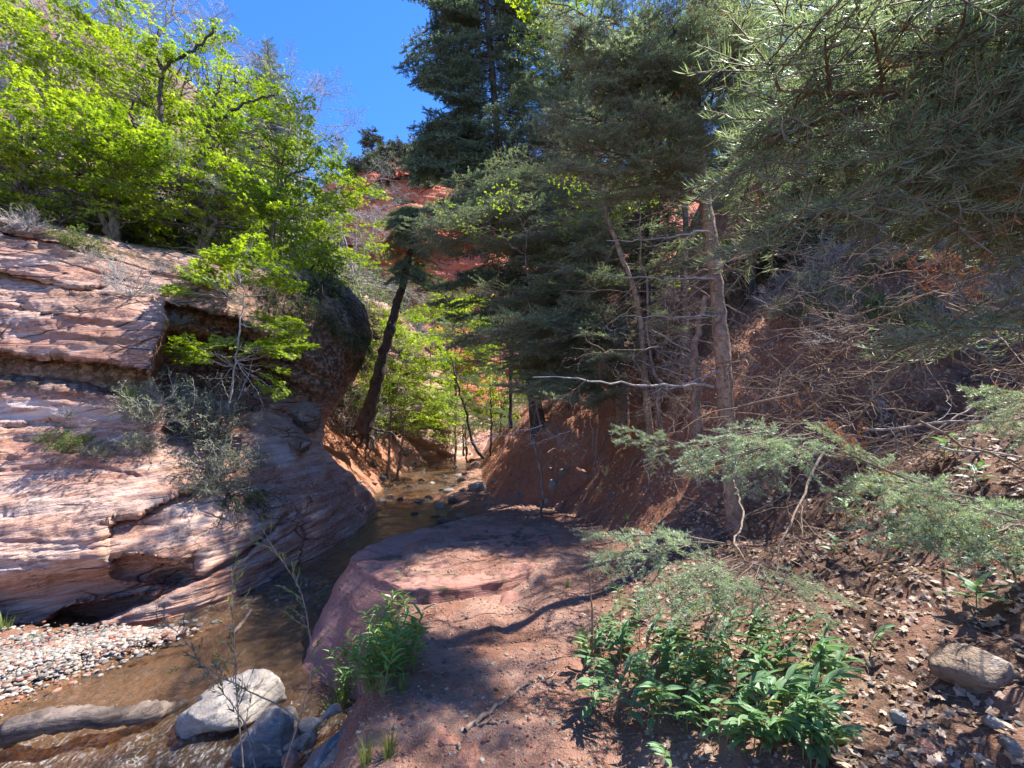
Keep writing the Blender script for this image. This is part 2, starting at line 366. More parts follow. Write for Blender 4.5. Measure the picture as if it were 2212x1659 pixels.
def mat_ground():
    m, nt = mat_new('red_dirt'); q = NT(nt); v = q.coords()
    n1 = q.noise(v, 1.6, 6, 0.6, 0.3); n2 = q.noise(v, 14.0, 6, 0.7); n3 = q.noise(v, 75.0, 4, 0.75)
    col = q.mix(q.ramp(n1, 0.38, 0.62), (0.27, 0.125, 0.08), (0.42, 0.25, 0.185))
    col = q.mix(q.math('MULTIPLY', q.ramp(n2, 0.52, 0.7), 0.6), col, (0.15, 0.06, 0.04))
    col = q.mix(q.math('MULTIPLY', q.ramp(n3, 0.56, 0.70), 0.5), col, (0.45, 0.30, 0.24))
    lit = q.math('MULTIPLY', q.attr('litter'), q.ramp(q.noise(v, 3.0, 4, 0.6), 0.25, 0.6))
    lc = q.mix(q.ramp(n2, 0.4, 0.6), (0.075, 0.04, 0.026), (0.22, 0.13, 0.085))
    col = q.mix(lit, col, lc)
    hc = q.mix(q.ramp(q.noise(v, 0.5, 5, 0.6), 0.42, 0.6), (0.19, 0.105, 0.07), (0.13, 0.105, 0.075))
    bk = q.mix(q.ramp(n2, 0.35, 0.65), (0.30, 0.105, 0.05), (0.46, 0.20, 0.11))
    col = q.mix(q.math('MULTIPLY', q.attr('bank'), 0.85), col, bk)
    col = q.mix(q.attr('hill'), col, hc)
    w = q.attr('wet')
    wc = q.mix(q.ramp(n1, 0.35, 0.65), (0.30, 0.15, 0.06), (0.16, 0.075, 0.035))
    wc = q.mix(q.ramp(n2, 0.5, 0.65), wc, (0.07, 0.045, 0.03))
    col = q.mix(w, col, wc)
    vo = q.n('TexVoronoi', Vector=v, Scale=45.0).outputs[0]
    h = q.math('ADD', q.math('MULTIPLY', n2, 1.0), q.math('ADD', q.math('MULTIPLY', n3, 0.5), q.math('MULTIPLY', q.ramp(vo, 0.35, 0.0), 0.15)))
    b = q.n('BsdfPrincipled', Base__Color=col, Roughness=0.92, Normal=q.bump(h, 1.0, 0.042)); b.inputs['Specular IOR Level'].default_value = 0.2
    q.out(b.outputs[0]); return m
M_GROUND = mat_ground()
ground_mesh()

# ---------------------------------------------------------------- water
def mat_water():
    m, nt = mat_new('stream_water'); q = NT(nt)
    v = q.coords(); vs = q.n('Mapping', Vector=v, Scale=(7.5, 3.2, 1.0), Rotation=(0, 0, math.radians(-28))).outputs[0]
    a = q.noise(vs, 1.6, 5, 0.6, 1.0); c = q.noise(vs, 6.0, 4, 0.6, 1.2)
    rif = q.attr('riffle')
    h = q.math('MULTIPLY', q.math('ADD', a, q.math('MULTIPLY', c, 0.45)), q.math('ADD', 0.6, q.math('MULTIPLY', rif, 2.2)))
    nb = q.bump(h, 0.8, 0.06)
    fr = q.n('Fresnel', IOR=1.33, Normal=nb).outputs[0]
    gl = q.n('BsdfGlossy', Color=(0.95, 0.97, 1, 1), Roughness=0.035, Normal=nb)
    tr = q.n('BsdfTransparent', Color=(0.93, 0.80, 0.60, 1))
    silt = q.n('BsdfDiffuse', Color=(0.20, 0.125, 0.07, 1), Normal=nb)
    body = q.n('MixShader', Fac=0.30, i1=tr.outputs[0], i2=silt.outputs[0])
    fm = q.math('MULTIPLY', rif, q.ramp(q.noise(vs, 3.2, 6, 0.75, 1.6), 0.52, 0.70))
    foam = q.n('BsdfDiffuse', Color=(0.6, 0.6, 0.6, 1))
    s1 = q.n('MixShader', Fac=fr, i1=body.outputs[0], i2=gl.outputs[0])
    s2 = q.n('MixShader', Fac=q.math('MULTIPLY', fm, 0.55), i1=s1.outputs[0], i2=foam.outputs[0])
    q.out(s2.outputs[0]); return m
def water():
    ys = np.concatenate([np.linspace(-8, 1, 20, endpoint=False), np.linspace(1, 14, 330, endpoint=False), np.geomspace(14, 60, 90)])
    t = np.linspace(-0.25, 1.25, 110)
    xl = np.interp(ys, Y_, XL); xe = np.interp(ys, Y_, XE)
    X = xl[:, None] + (xe - xl)[:, None] * t; Y = np.repeat(ys[:, None], len(t), 1)
    rif = 1.1 * np.exp(-((Y - 3.0) / 0.75) ** 2) * sstep(-4.6, -3.8, X) + 0.8 * np.exp(-((Y - 13.6) / 1.0) ** 2) + 0.7 * np.exp(-((Y - 6.7) / 0.9) ** 2) + 0.5 * np.exp(-((Y - 18) / 2.0) ** 2)
    P = np.stack([X * 2.6 + Y * 0.6, Y * 1.2, 0 * X], -1)
    Z = WATER + 0.012 * fbm(P, 3) + rif * 0.085 * fbm(P * 1.6 + 5, 4) + 0.004 * np.maximum(Y - 5, 0)
    mb = MB(); mb.add(np.stack([X, Y, Z], -1), gridfaces(len(ys), len(t)))
    me = mb.mesh('stream', mat_water())
    a = me.attributes.new('riffle', 'FLOAT', 'POINT'); a.data.foreach_set('value', np.clip(rif + 0.12, 0, 1).astype(np.float32).ravel())
    tag(link('stream', me), kind='structure')
water()

# ---------------------------------------------------------------- rock faces lofted from measured points
def rbf(pts, vals):
    pts = np.asarray(pts, float) / 300.0; n = len(pts)
    def K(a, b):
        r = np.linalg.norm(a[:, None] - b[None], axis=-1); return r * r * np.log(np.maximum(r, 1e-6))
    A = np.zeros((n + 3, n + 3)); A[:n, :n] = K(pts, pts) + np.eye(n) * 1e-3
    A[:n, n:] = np.c_[np.ones(n), pts]; A[n:, :n] = A[:n, n:].T
    w = np.linalg.solve(A, np.r_[vals, 0, 0, 0])
    def ev(U, Vv):
        q = np.stack([U.ravel(), Vv.ravel()], -1) / 300.0
        return (K(q, pts) @ w[:n] + np.c_[np.ones(len(q)), q] @ w[n:]).reshape(U.shape)
    return ev
PATCH = {}
def on_patch(name, u, v):
    U, Vv, P = PATCH[name]; k = np.argmin((U - u) ** 2 + (Vv - v) ** 2); return P.reshape(-1, 3)[k].copy()
def patch(name, Lc, Bc, ctrl, ns, nt, mat, exts, feat=None, amp=0.12, rnd=0.4, fs=1.0, tintf=None, strat=0.05, sd=5.0):
    Lc = np.asarray(Lc, float); Bc = np.asarray(Bc, float); exts = np.asarray(exts, float)
    s = np.concatenate([[0], np.cumsum(np.linalg.norm(np.diff(Bc, axis=0), axis=1) + 0.3 * np.linalg.norm(np.diff(Lc, axis=0), axis=1))]); s /= s[-1]
    ss = np.linspace(0, 1, ns); g = lambda A: np.stack([np.interp(ss, s, A[:, c]) for c in range(A.shape[1])], -1)
    Bs = g(Bc); Ls = g(Lc); Es = g(exts)
    k = max(3, ns // 60)
    for arr in (Bs, Es):
        for _ in range(k): arr[1:-1] = 0.25 * arr[:-2] + 0.5 * arr[1:-1] + 0.25 * arr[2:]
    Bs[1:-1] += 2.2 * fbm(np.stack([ss * 40, 0 * ss, 0 * ss], -1), 3)[1:-1, None] * [1, 0.3]
    t = 1 - (1 - np.linspace(0, 1, nt)) ** 1.15
    U = Ls[:, None, 0] + (Bs - Ls)[:, None, 0] * t[None, :]; Vv = Ls[:, None, 1] + (Bs - Ls)[:, None, 1] * t[None, :]
    ev = rbf([c[:2] for c in ctrl], [1.0 / c[2] for c in ctrl])
    d = 1.0 / np.clip(ev(U, Vv), 1e-4, 9)
    if feat is not None: d = d + feat(U, Vv)
    e = np.clip((t - 0.90) / 0.10, 0, 1)[None]; round_w = np.clip(Es[:, 1:2], 0, 1.5)
    d = d + rnd * round_w * (1 - np.sqrt(np.clip(1 - e * e, 0, 1)))
    P = D(U, Vv, d)
    k = np.linspace(0, 1, 16)[1:] ** 1.5
    W = P[:, -1:, :] + Es[:, None, :] * k[None, :, None]
    P = np.concatenate([P, W], 1)
    du = np.gradient(P, axis=1); dv = np.gradient(P, axis=0); Nn = nrm(np.cross(du, dv))
    c = D(1106, 900, 0.1); flip = np.sign(((P - c) * Nn).sum(-1, keepdims=True)); Nn = -Nn * flip
    q = P / fs
    n1 = fbm(q * 0.9, 4); qq = q.copy(); qq[..., 2] = q[..., 2] * sd + q[..., 0] * 0.5; n2 = fbm(qq * np.array([0.6, 0.6, 1]), 4, 0.6)
    fade = np.ones(P.shape[:2]); 
    qf = q * np.array([0.9, 0.9, 0]) + np.stack([0 * q[..., 2], 0 * q[..., 2], q[..., 2] * sd * 3.2 + q[..., 0] * 1.5], -1); n3 = fbm(qf, 3, 0.6); tr = (q[..., 2] * 3.1 + q[..., 0] * 0.5 + 0.9 * n1) ; tr = tr - np.floor(tr); st_ = sstep(0.0, 0.12, tr) * (1 - sstep(0.12, 1.0, tr))
    disp = fs * (amp * n1 + strat * n2 + 0.010 * fbm(q * 9, 3) + strat * 0.38 * n3 + strat * 0.9 * st_ * np.clip(0.5 + 2 * perlin(q * 0.8 + 5), 0, 1))
    P = P + Nn * (disp * fade)[..., None]
    PATCH[name] = (U, Vv, P[:, :U.shape[1]])
    mb = MB(); Uf = np.concatenate([U, np.repeat(U[:, -1:], 15, 1)], 1); Vf = np.concatenate([Vv, np.repeat(Vv[:, -1:], 15, 1)], 1)
    tint = tintf(Uf, Vf, P) if tintf else 0.5
    mb.add(P, gridfaces(P.shape[0], P.shape[1]), 0, tint)
    return mb.build(name, mat)
def below(U, Vv, line, sharp=3.0):
    """distance in rows below a polyline, and a mask inside its u range"""
    line = np.asarray(line, float); vl = np.interp(U, line[:, 0], line[:, 1])
    vl = vl + 3.0 * fbm(np.stack([U / 28.0, 0 * U, 0 * U], -1), 3)
    m = sstep(line[0, 0] - 1, line[0, 0] + 25, U) * (1 - sstep(line[-1, 0] - 30, line[-1, 0] + 1, U))
    return Vv - vl, m

L_LEDGE = [(-600, 745), (0, 758), (60, 768), (140, 772), (240, 786), (325, 806), (345, 812)]
L_LOW = [(-600, 1400), (0, 1376), (68, 1350), (154, 1303), (239, 1290), (290, 1283), (335, 1280), (400, 1250), (478, 1214), (530, 1185), (585, 1135), (640, 1090)]
L_MID = [(215, 1135), (250, 1120), (300, 1115), (335, 1092), (380, 1066), (430, 1052), (465, 1005)]
L_UP = [(-500, 560), (0, 582), (68, 598), (137, 616), (175, 622), (240, 615)]
L_TURN = [(-600, 1250), (0, 1233), (80, 1222), (154, 1202), (240, 1204), (320, 1215), (400, 1190), (440, 1165)]
L_TOPB = [(300, 655), (360, 650), (450, 665), (560, 672), (650, 640), (720, 630), (780, 650)]
def cliff_feat(U, V):
    d = np.zeros_like(U)
    g, m = below(U, V, L_LEDGE); wdt = np.interp(U, [-300, 0, 150, 330], [60, 62, 66, 75])
    rec = sstep(0, 7, g) * (1 - sstep(wdt * 0.75, wdt * 1.05, g)); d += m * 0.5 * rec
    g, m = below(U, V, L_LOW); wdt = np.interp(U, [-300, 60, 200, 335, 400, 480, 600], [110, 95, 62, 30, 24, 22, 26])
    dep = np.interp(U, [-300, 60, 300, 340, 400, 600], [0.75, 0.7, 0.6, 0.35, 0.22, 0.2])
    d += m * dep * sstep(0, 6, g) * (1 - sstep(wdt * 0.55, wdt, g))
    g, m = below(U, V, L_MID); d += m * 0.28 * sstep(0, 5, g) * np.exp(-np.maximum(g, 0) / 55)
    g, m = below(U, V, L_UP); d += m * 0.30 * sstep(0, 5, g) * np.exp(-np.maximum(g, 0) / 22)
    g, m = below(U, V, L_TURN); lo = np.interp(U, [c[0] for c in L_LOW], [c[1] for c in L_LOW])
    d += m * 0.34 * sstep(0, 70, g) * (1 - sstep(-4, 6, V - lo))
    g, m = below(U, V, [(235, 1196), (258, 1196), (330, 1205), (372, 1218), (420, 1214)]); d += m * 0.30 * sstep(0, 10, g) * (1 - sstep(38, 60, g))
    # the alcove to the right of the block, and the overhang above it
    edge = 338 + 14 * np.sin(V / 34.0)
    lip = np.interp(U, [330, 420, 520, 600, 680, 760], [650, 664, 690, 742, 790, 850]) + 5 * fbm(np.stack([U / 25.0, V * 0, V * 0], -1), 3)
    cl_ = (1 - sstep(780, 990, V)) * (1 - sstep(600, 740, U)) * sstep(0, 26, U - edge)
    d += (0.7 * sstep(0, 10, V - lip) + 0.7 * sstep(10, 90, V - lip) + 0.35 * sstep(0, 5, V - lip - 62 - 8 * np.sin(U / 30.0))) * cl_
    d -= 0.5 * sstep(0, 8, V - lip - 30) * (1 - sstep(0, 10, V - lip - 58)) * cl_
    for ln, a, w in (([(-300, 690), (0, 700), (150, 722), (325, 740)], 0.07, 12), ([(-200, 640), (0, 655), (180, 690), (320, 700)], 0.09, 14), ([(0, 500), (160, 530), (330, 585), (520, 625)], 0.16, 16),
                    ([(120, 560), (300, 610), (480, 640)], 0.10, 12), ([(-300, 1000), (0, 1010), (200, 1000), (330, 1030)], 0.05, 16), ([(540, 872), (600, 880), (650, 900), (700, 905)], 0.35, 22),
                    ([(560, 905), (640, 925), (705, 940)], 0.28, 18), ([(520, 1225), (560, 1190), (640, 1130), (720, 1060)], 0.06, 12), ([(0, 925), (110, 905), (180, 925)], 0.12, 14),
                    ([(160, 1180), (300, 1130), (420, 1110)], 0.05, 12), ([(640, 1150), (680, 1100), (700, 1050)], 0.08, 10)):
        g, m = below(U, V, ln); d += m * a * sstep(0, 5, g) * np.exp(-np.maximum(g, 0) / w)
    return d
def cliff_tint(U, V, P):
    n = fbm(P * 1.7, 4)
    t = np.full(U.shape, 0.5)
    g, m = below(U, V, L_LEDGE); t += m * 0.5 * (sstep(-12, 4, g) * (1 - sstep(75, 110, g)))
    t += 0.5 * sstep(330, 420, U) * sstep(600, 640, V) * (1 - sstep(830, 900, V))  # alcove under the overhang: its shade painted in as darker rock
    t += 0.45 * (1 - sstep(0, 50, V - np.interp(U, [-300, 0, 330, 600, 780], [440, 490, 570, 580, 650])))
    t += 0.35 * np.exp(-((U - 190) / 110) ** 2 - ((V - 645) / 26) ** 2) + 0.35 * np.exp(-((U - 220) / 90) ** 2 - ((V - 735) / 30) ** 2)
    t += 0.4 * np.exp(-((U - 280) / 150) ** 2 - ((V - 975) / 40) ** 2) + 0.4 * np.exp(-((U - 400) / 60) ** 2 - ((V - 1045) / 30) ** 2)
    t -= 0.55 * np.exp(-((U - 80) / 190) ** 2 - ((V - 885) / 38) ** 2) + 0.5 * np.exp(-((U - 400) / 80) ** 2 - ((V - 1100) / 40) ** 2)
    t -= 0.4 * sstep(500, 640, U) * sstep(870, 940, V) * (1 - sstep(980, 1060, V))
    return np.clip(t + 0.18 * n, 0, 1)
cz = lambda u, v, z: (u, v, float(dz_(v, z)))
cliff_ctrl = [(-420, 1480, 3.75), (-420, 1300, 4.3), (-420, 1050, 4.9), (-420, 800, 5.2), (-420, 600, 5.5), (-420, 420, 5.9),
    cz(-150, 1430, -1.0), cz(0, 1405, -.95), cz(100, 1385, -.95), cz(250, 1365, -.95), cz(400, 1330, -.95), cz(500, 1300, -.95), cz(620, 1240, -.95), cz(760, 1160, -.93), cz(820, 1112, -.9),
    (0, 1240, 5.05), (150, 1240, 5.3), (330, 1240, 5.55), (0, 1050, 5.55), (150, 1060, 5.7), (330, 1080, 6.0), (0, 900, 6.0), (150, 900, 6.2), (330, 920, 6.6),
    (0, 700, 6.4), (150, 700, 6.5), (325, 700, 6.85), (0, 600, 6.9), (200, 620, 7.1), (330, 640, 7.45), (0, 480, 7.4), (150, 510, 7.6), (330, 570, 8.3),
    (480, 1180, 6.3), (480, 1080, 6.7), (480, 980, 7.2), (480, 880, 7.8), (480, 780, 7.9), (480, 690, 7.9), (480, 640, 8.1), (480, 580, 8.8),
    (600, 1150, 7.2), (600, 1050, 7.7), (600, 950, 8.2), (600, 860, 8.8), (600, 760, 8.9), (600, 680, 8.9), (600, 620, 9.2), (600, 570, 9.8),
    (700, 1120, 8.7), (700, 1040, 9.3), (690, 960, 9.9), (700, 860, 9.9), (700, 780, 9.9), (720, 700, 10.0), (720, 640, 10.4), (720, 600, 10.9),
    (780, 1100, 10.7), (770, 1060, 11.0), (740, 1010, 10.8), (770, 740, 10.7), (780, 660, 11.2)]
cliff_B = [(-420, 1480), (-150, 1436), (0, 1410), (100, 1390), (250, 1368), (400, 1334), (500, 1302), (620, 1243), (760, 1163), (815, 1122), (822, 1108), (806, 1070), (760, 1025), (716, 992), (694, 960), (702, 905), (745, 850), (782, 790), (802, 720), (790, 660), (735, 605), (610, 565), (480, 556), (330, 536), (150, 500), (0, 468), (-200, 440), (-420, 420)]
cliff_L = [(-422, 1482 - (1482 - 418) * k / 27.0) for k in range(28)]
ft = (0.15, -0.2, -0.5); up = (-0.8, 1.1, 0.1)
cliff_E = [ft] * 9 + [(-0.1, 0.5, -0.5), (-0.6, 1.2, -0.1)] + [(-1.2, 1.6, -0.05)] * 7 + [(-1.6, 2.2, -.1), (-1.6, 2.2, 0)] + [up] * 8
cl = patch('sandstone_cliff', cliff_L, cliff_B, cliff_ctrl, 420, 330, M_CLIFF, cliff_E, feat=cliff_feat, amp=0.07, rnd=0.7, tintf=cliff_tint, strat=0.035, sd=7.0)
tag(cl, 'pink layered sandstone cliff sloping down to the near edge of the stream', 'cliff')

# far canyon walls
fc_B = [(1560, 800), (1560, 700), (1560, 600), (1560, 520), (1500, 400), (1300, 375), (1120, 362), (960, 338), (880, 322), (830, 335), (780, 352), (735, 392)]
fc_L = [(640, 980), (640, 900), (640, 840), (640, 770), (640, 700), (650, 640), (655, 590), (660, 540), (665, 490), (672, 460), (680, 430), (690, 400)]
fc_c = [(660, 950, 62), (900, 950, 60), (1300, 950, 60), (1560, 900, 60), (760, 640, 82), (900, 640, 76), (1100, 640, 76), (700, 520, 92), (800, 520, 86), (900, 500, 80), (1100, 500, 82), (1560, 500, 85), (760, 400, 100), (850, 395, 95), (930, 400, 92), (880, 330, 108), (1100, 370, 104), (1560, 400, 105), (700, 400, 108)]
def fc_feat(U, V):
    d = np.zeros_like(U)
    arch = 376 + 0.00042 * (U - 885) ** 2 + np.maximum(860 - U, 0) * 0.35
    g = V - arch; d += 7.0 * sstep(0, 5, g) * np.exp(-np.maximum(g, 0) / 45) * sstep(770, 800, U)
    arch2 = 450 + 0.004 * (U - 865) ** 2; g = V - arch2
    d -= 9.0 * sstep(-14, 12, g) * np.exp(-np.maximum(g - 60, 0) / 25) * np.exp(-((U - 865) / 70) ** 4)
    d += 4.0 * sstep(0, 6, V - 525 - 8 * np.sin(U / 20)) * np.exp(-np.maximum(V - 525, 0) / 40)
    d += 5.0 * sstep(0, 12, 812 - U + (V - 480) * 0.12) * sstep(470, 500, V) * np.exp(-np.maximum(812 - U, 0) / 40)
    return d
fc = patch('red_rock_cliff', fc_L, fc_B, fc_c, 220, 220, M_FARCLIFF, [(0, 12, 2)] * 5 + [(0, 16, 2)] * 7, feat=fc_feat, amp=0.14, rnd=2.0, fs=14.0, strat=0.05, sd=6)
tag(fc, 'red arched canyon wall rising against the blue sky at the end of the gorge', 'cliff')
bn_B = [(1000, 1000), (960, 930), (935, 870), (925, 800), (905, 735), (880, 700), (840, 660), (790, 640)]
bn_L = [(700, 1010), (700, 950), (700, 900), (700, 830), (700, 770), (700, 720), (700, 680), (700, 640)]
bn_c = [(700, 1000, 24), (1000, 1000, 26), (700, 650, 27), (800, 650, 28), (880, 720, 28), (940, 900, 26.5), (800, 850, 26), (880, 980, 25.5)]
def bn_feat(U, V):
    d = np.zeros_like(U)
    for k, (a, w) in enumerate(((700, .8), (735, 1.1), (768, .7), (800, .9), (850, .7), (905, 1.2), (950, .6))):
        g = V - (a + (U - 880) * 0.28 + 6 * np.sin(U / 21.0 + k)); d += w * sstep(0, 4, g) * np.exp(-np.maximum(g, 0) / 14)
    return d
bn = patch('sandstone_ledges', bn_L, bn_B, bn_c, 150, 120, M_BENCH, [(0.5, 3, 0)] * 5 + [(-1, 4, .5)] * 3, feat=bn_feat, amp=0.1, rnd=1.0, fs=3.0, strat=0.05, sd=6)
tag(bn, 'sunlit pale ledged sandstone wall standing up the canyon behind the leaning tree', 'cliff')
# ---------------------------------------------------------------- rocks
import bmesh
def ico(sub):
    bm = bmesh.new(); bmesh.ops.create_icosphere(bm, subdivisions=sub, radius=1.0)
    bm.verts.ensure_lookup_table(); v = np.array([x.co[:] for x in bm.verts]); f = np.array([[y.index for y in x.verts] for x in bm.faces]); bm.free()
    return v, f
ICO = {k: ico(k) for k in (1, 2, 3, 4, 5)}
def rock_v(seed, sub=3, cuts=7, amp=0.18, scale=(1, 1, 1), cutd=(0.55, 0.85), fine=0.03):
    r = np.random.RandomState(seed); v, f = ICO[sub]; v = v.copy()
    v = v * (1 + amp * fbm(v * 1.1 + seed * 3.7, 3)[:, None])
    for _ in range(cuts):
        n = nrm(r.normal(size=3)); dd = r.uniform(*cutd); k = v @ n
        v = v - np.maximum(k - dd, 0)[:, None] * n * 0.92
    v = v + nrm(v) * (fine * fbm(v * 5 + seed, 4) - fine * 1.6 * np.abs(fbm(v * np.array([2.2, 2.2, 4.5]) + seed, 4)))[:, None]
    return v * np.array(scale), f
M_GREY = stone_mat('grey_boulder_stone', (0.16, 0.14, 0.125), (0.30, 0.265, 0.235), 4.0)
M_PALE = stone_mat('pale_boulder_stone', (0.22, 0.18, 0.145), (0.40, 0.345, 0.285), 3.0)
M_BROWN = stone_mat('brown_boulder_stone', (0.20, 0.13, 0.085), (0.33, 0.235, 0.165), 5.0)
M_REDST = stone_mat('red_stone', (0.30, 0.10, 0.06), (0.40, 0.19, 0.13), 5.0, veins=(0.42, 0.24, 0.18))
M_WHITE = stone_mat('white_pebble_stone', (0.34, 0.30, 0.26), (0.55, 0.50, 0.44), 8.0)
M_WETD = stone_mat('wet_dark_stone', (0.045, 0.04, 0.04), (0.11, 0.095, 0.085), 5.0, rough=0.28, veins=(0.2, 0.18, 0.15))
def rock(name, seed, loc, size, mat, label, cat='rock', group=None, rot=(0, 0, 0), sub=4, cuts=9, amp=0.2, cutd=(0.5, 0.85)):
    v, f = rock_v(seed, sub, cuts, amp, size, cutd)
    mb = MB(); mb.add(v, f); o = mb.build(name, mat); o.location = tuple(float(c) for c in loc); o.rotation_euler = rot
    return tag(o, label, cat, group)

# the flat red slab beside the trail
def slab():
    top = [(752, 1200, -.16), (800, 1172, -.14), (860, 1150, -.13), (930, 1137, -.12), (1000, 1124, -.12), (1080, 1128, -.10), (1130, 1130, -.07), (1185, 1150, -.06), (1200, 1182, -.075),
           (1168, 1212, -.06), (1150, 1232, -.03), (1080, 1255, -.04), (1000, 1268, -.05), (930, 1276, -.06), (870, 1272, -.08), (815, 1250, -.11), (770, 1222, -.14)]
    T = np.array([DZ(a, b, c) for a, b, c in top])
    low = [(-.25, -.55), (-.15, .1), (0, .2), (0, .2), (0, .2), (0, .2), (.1, .2), (.2, .1), (.25, 0), (.2, -.15), (.05, -.2), (0, -.2), (-.02, -.2), (-.1, -.28), (-.3, -.45), (-.42, -.6), (-.38, -.68)]
    low = np.array(low)
    n = 170; k = len(T); x = np.arange(n) / n * k; i = x.astype(int); f = (x - i)[:, None]; f = f * f * (3 - 2 * f) * 0.3 + f * 0.7
    ring = T[i % k] * (1 - f) + T[(i + 1) % k] * f; lw = low[i % k] * (1 - f) + low[(i + 1) % k] * f
    for _ in range(3): ring = 0.25 * np.roll(ring, 1, 0) + 0.5 * ring + 0.25 * np.roll(ring, -1, 0); lw = 0.25 * np.roll(lw, 1, 0) + 0.5 * lw + 0.25 * np.roll(lw, -1, 0)
    c = ring.mean(0); rows = []
    for t in np.linspace(0.02, 0.985, 34): rows.append(c + (ring - c) * t)
    for t in np.linspace(0, 1, 6)[1:]: rows.append(c + (ring - c) * (0.985 + 0.02 * math.sin(t * 1.57)) + [0, 0, -0.05 * (1 - math.cos(t * 1.57))])
    base = rows[-1]
    for t in np.linspace(0, 1, 22)[1:]:
        r = base.copy(); r[:, :2] += lw * (t ** 0.8); r[:, 2] -= 0.92 * t
        rows.append(r)
    P = np.stack(rows)
    out = nrm((P - c) * [1, 1, 0.0]); w = np.linspace(0, 1, len(P))[:, None] ** 2
    P[..., 2] += 0.030 * fbm(P * 2.0, 5) * (1 - w) - 0.06 * np.clip(fbm(P * np.array([0.9, 1.6, 1]) + 9, 3), 0, 1) * (1 - w) + 0.012 * fbm(P * 9, 4) * (1 - w)
    P += out * (0.07 * fbm(P * 2.6, 5) + 0.05 * fbm(P * np.array([2, 2, 9.0]), 4))[..., None] * w[..., None]
    mb = MB(); m, nn = P.shape[:2]
    P2 = np.concatenate([P, P[:, :1]], 1)
    mb.add(P2, gridfaces(m, nn + 1), 0, np.clip(0.44 + 0.1 * fbm(P2 * 2, 3) + 0.9 * sstep(-0.02, 0.14, fbm(P2 * np.array([1.1, 2.4, 0]) + 3, 4) + 0.16 * (P2[..., 0] - 0.1) - 0.02) * (1 - np.repeat(w[..., 0][:, None], 1, 1)), 0, 1))
    o = mb.build('flat_boulder', M_SLAB)
    return tag(o, 'big flat-topped red slab rock between the stream and the dirt trail', 'boulder')
slab()
p = DZ(1170, 1300, -0.12); rock('boulder', 11, p + [-.34, .22, -.12], (.2, .16, .13), M_SLAB, 'small blocky red stone leaning against the near side of the flat slab rock', rot=(.2, .1, .5))
def at_water(u, v, dz=0.0): return DZ(u, v, WATER + dz)
# named stream boulders
p = at_water(500, 1545, .12); rock('pale_boulder', 21, p + [-.10, .14, -.02], (.37, .24, .19), M_PALE, 'largest pale boulder in the stream with a smooth sunlit white top', rot=(.06, -.16, .42), cuts=5, sub=5, cutd=(.6, .9), amp=.28)
p = at_water(575, 1590, .06); rock('grey_boulder', 33, p + [.04, -.04, .0], (.22, .2, .2), M_GREY, 'rounded grey boulder at the stream edge just below the pale boulder', rot=(.1, .2, .3), cuts=6, sub=5, amp=.26, cutd=(.6,.9))
for (u, v, z, size, mat, lab, sd, rz) in (
        (720, 1630, -.42, (.26, .15, .12), M_GREY, 'long blue grey stone embedded in the bank below the leafy clump', 41, .7),
        (800, 1622, -.30, (.42, .10, .09), M_BROWN, 'long narrow buff stone edge sticking out of the trail bank beside the grass tufts', 42, .72),
        (948, 1608, -.04, (.17, .11, .07), M_REDST, 'flat dull red stone set in the trail dirt near the bottom of the view', 43, .4),
        (1000, 1648, -.02, (.10, .08, .06), M_REDST, 'smaller red stone pressed in the trail below the flat dull red one', 44, 1.2),
        (905, 1655, -.15, (.14, .12, .08), M_GREY, 'mauve grey lump of rock in the trail bank under the flat dull red stone', 45, .2),
        (672, 1568, -.80, (.12, .09, .07), M_GREY, 'smooth oval grey stone at the water edge right of the rounded grey boulder', 46, .3),
        (720, 1535, -.62, (.09, .06, .05), M_PALE, 'pale angular stone lodged below the grassy edge of the bank', 47, .9),
        (590, 1510, -.88, (.13, .10, .10), M_GREY, 'blue wet stone between the pale boulder and the rounded grey boulder', 48, .1),
        (650, 1605, -.75, (.12, .07, .06), M_BROWN, 'brown wedge of stone at the water edge beside the rounded grey boulder', 49, .8),
        (630, 1640, -.78, (.10, .08, .06), M_REDST, 'red stone at the bottom edge of the view next to the rounded grey boulder', 50, .2),
        (870, 1510, -.10, (.055, .04, .035), M_WHITE, 'small white stone on the sunlit trail edge right of the leafy clump', 51, .2),
        (1030, 1015 + 40, -.62, (.33, .26, .24), M_GREY, 'large grey boulder on the right shore upstream of the slab rock', 52, .1),
        (2105, 1470, None, (.155, .145, .125), M_BROWN, 'square brown boulder sitting in the leaf litter on the slope', 60, .15),
        (2010, 1632, None, (.05, .038, .03), M_REDST, 'rust red stone among needles at the lower edge of the slope', 61, .2),
        (2145, 1568, None, (.045, .045, .03), M_WHITE, 'white rounded stone in the sunlit litter below the square boulder', 62, .4),
        (1945, 1560, None, (.05, .035, .03), M_WHITE, 'pale wedge stone in the sunlit litter left of the rust red stone', 63, 1.0),
        (2185, 1625, None, (.04, .035, .03), M_GREY, 'grey stone in the sunlit litter right of the rust red stone', 64, .3),
        (1880, 1445, None, (.035, .03, .025), M_BROWN, 'tan stone lying between the leafy clump and the square boulder', 65, .9),
        (2140, 1190 + 30, None, (.07, .03, .03), M_REDST, 'flat pink stone lying under the sunlit fir bough on the slope', 66, .1)):
    p = DZ(u, v, z) if z is not None else ground_at(u, v) + [0, 0, size[2] * 0.28]
    rock('stone', sd, p, size, mat, lab, 'stone', rot=(.1 * math.sin(sd), .1 * math.cos(sd), rz), sub=3 if max(size) < .1 else 4, cuts=10 if 'square' not in lab else 14, cutd=(.5, .8) if 'square' not in lab else (.62, .72))
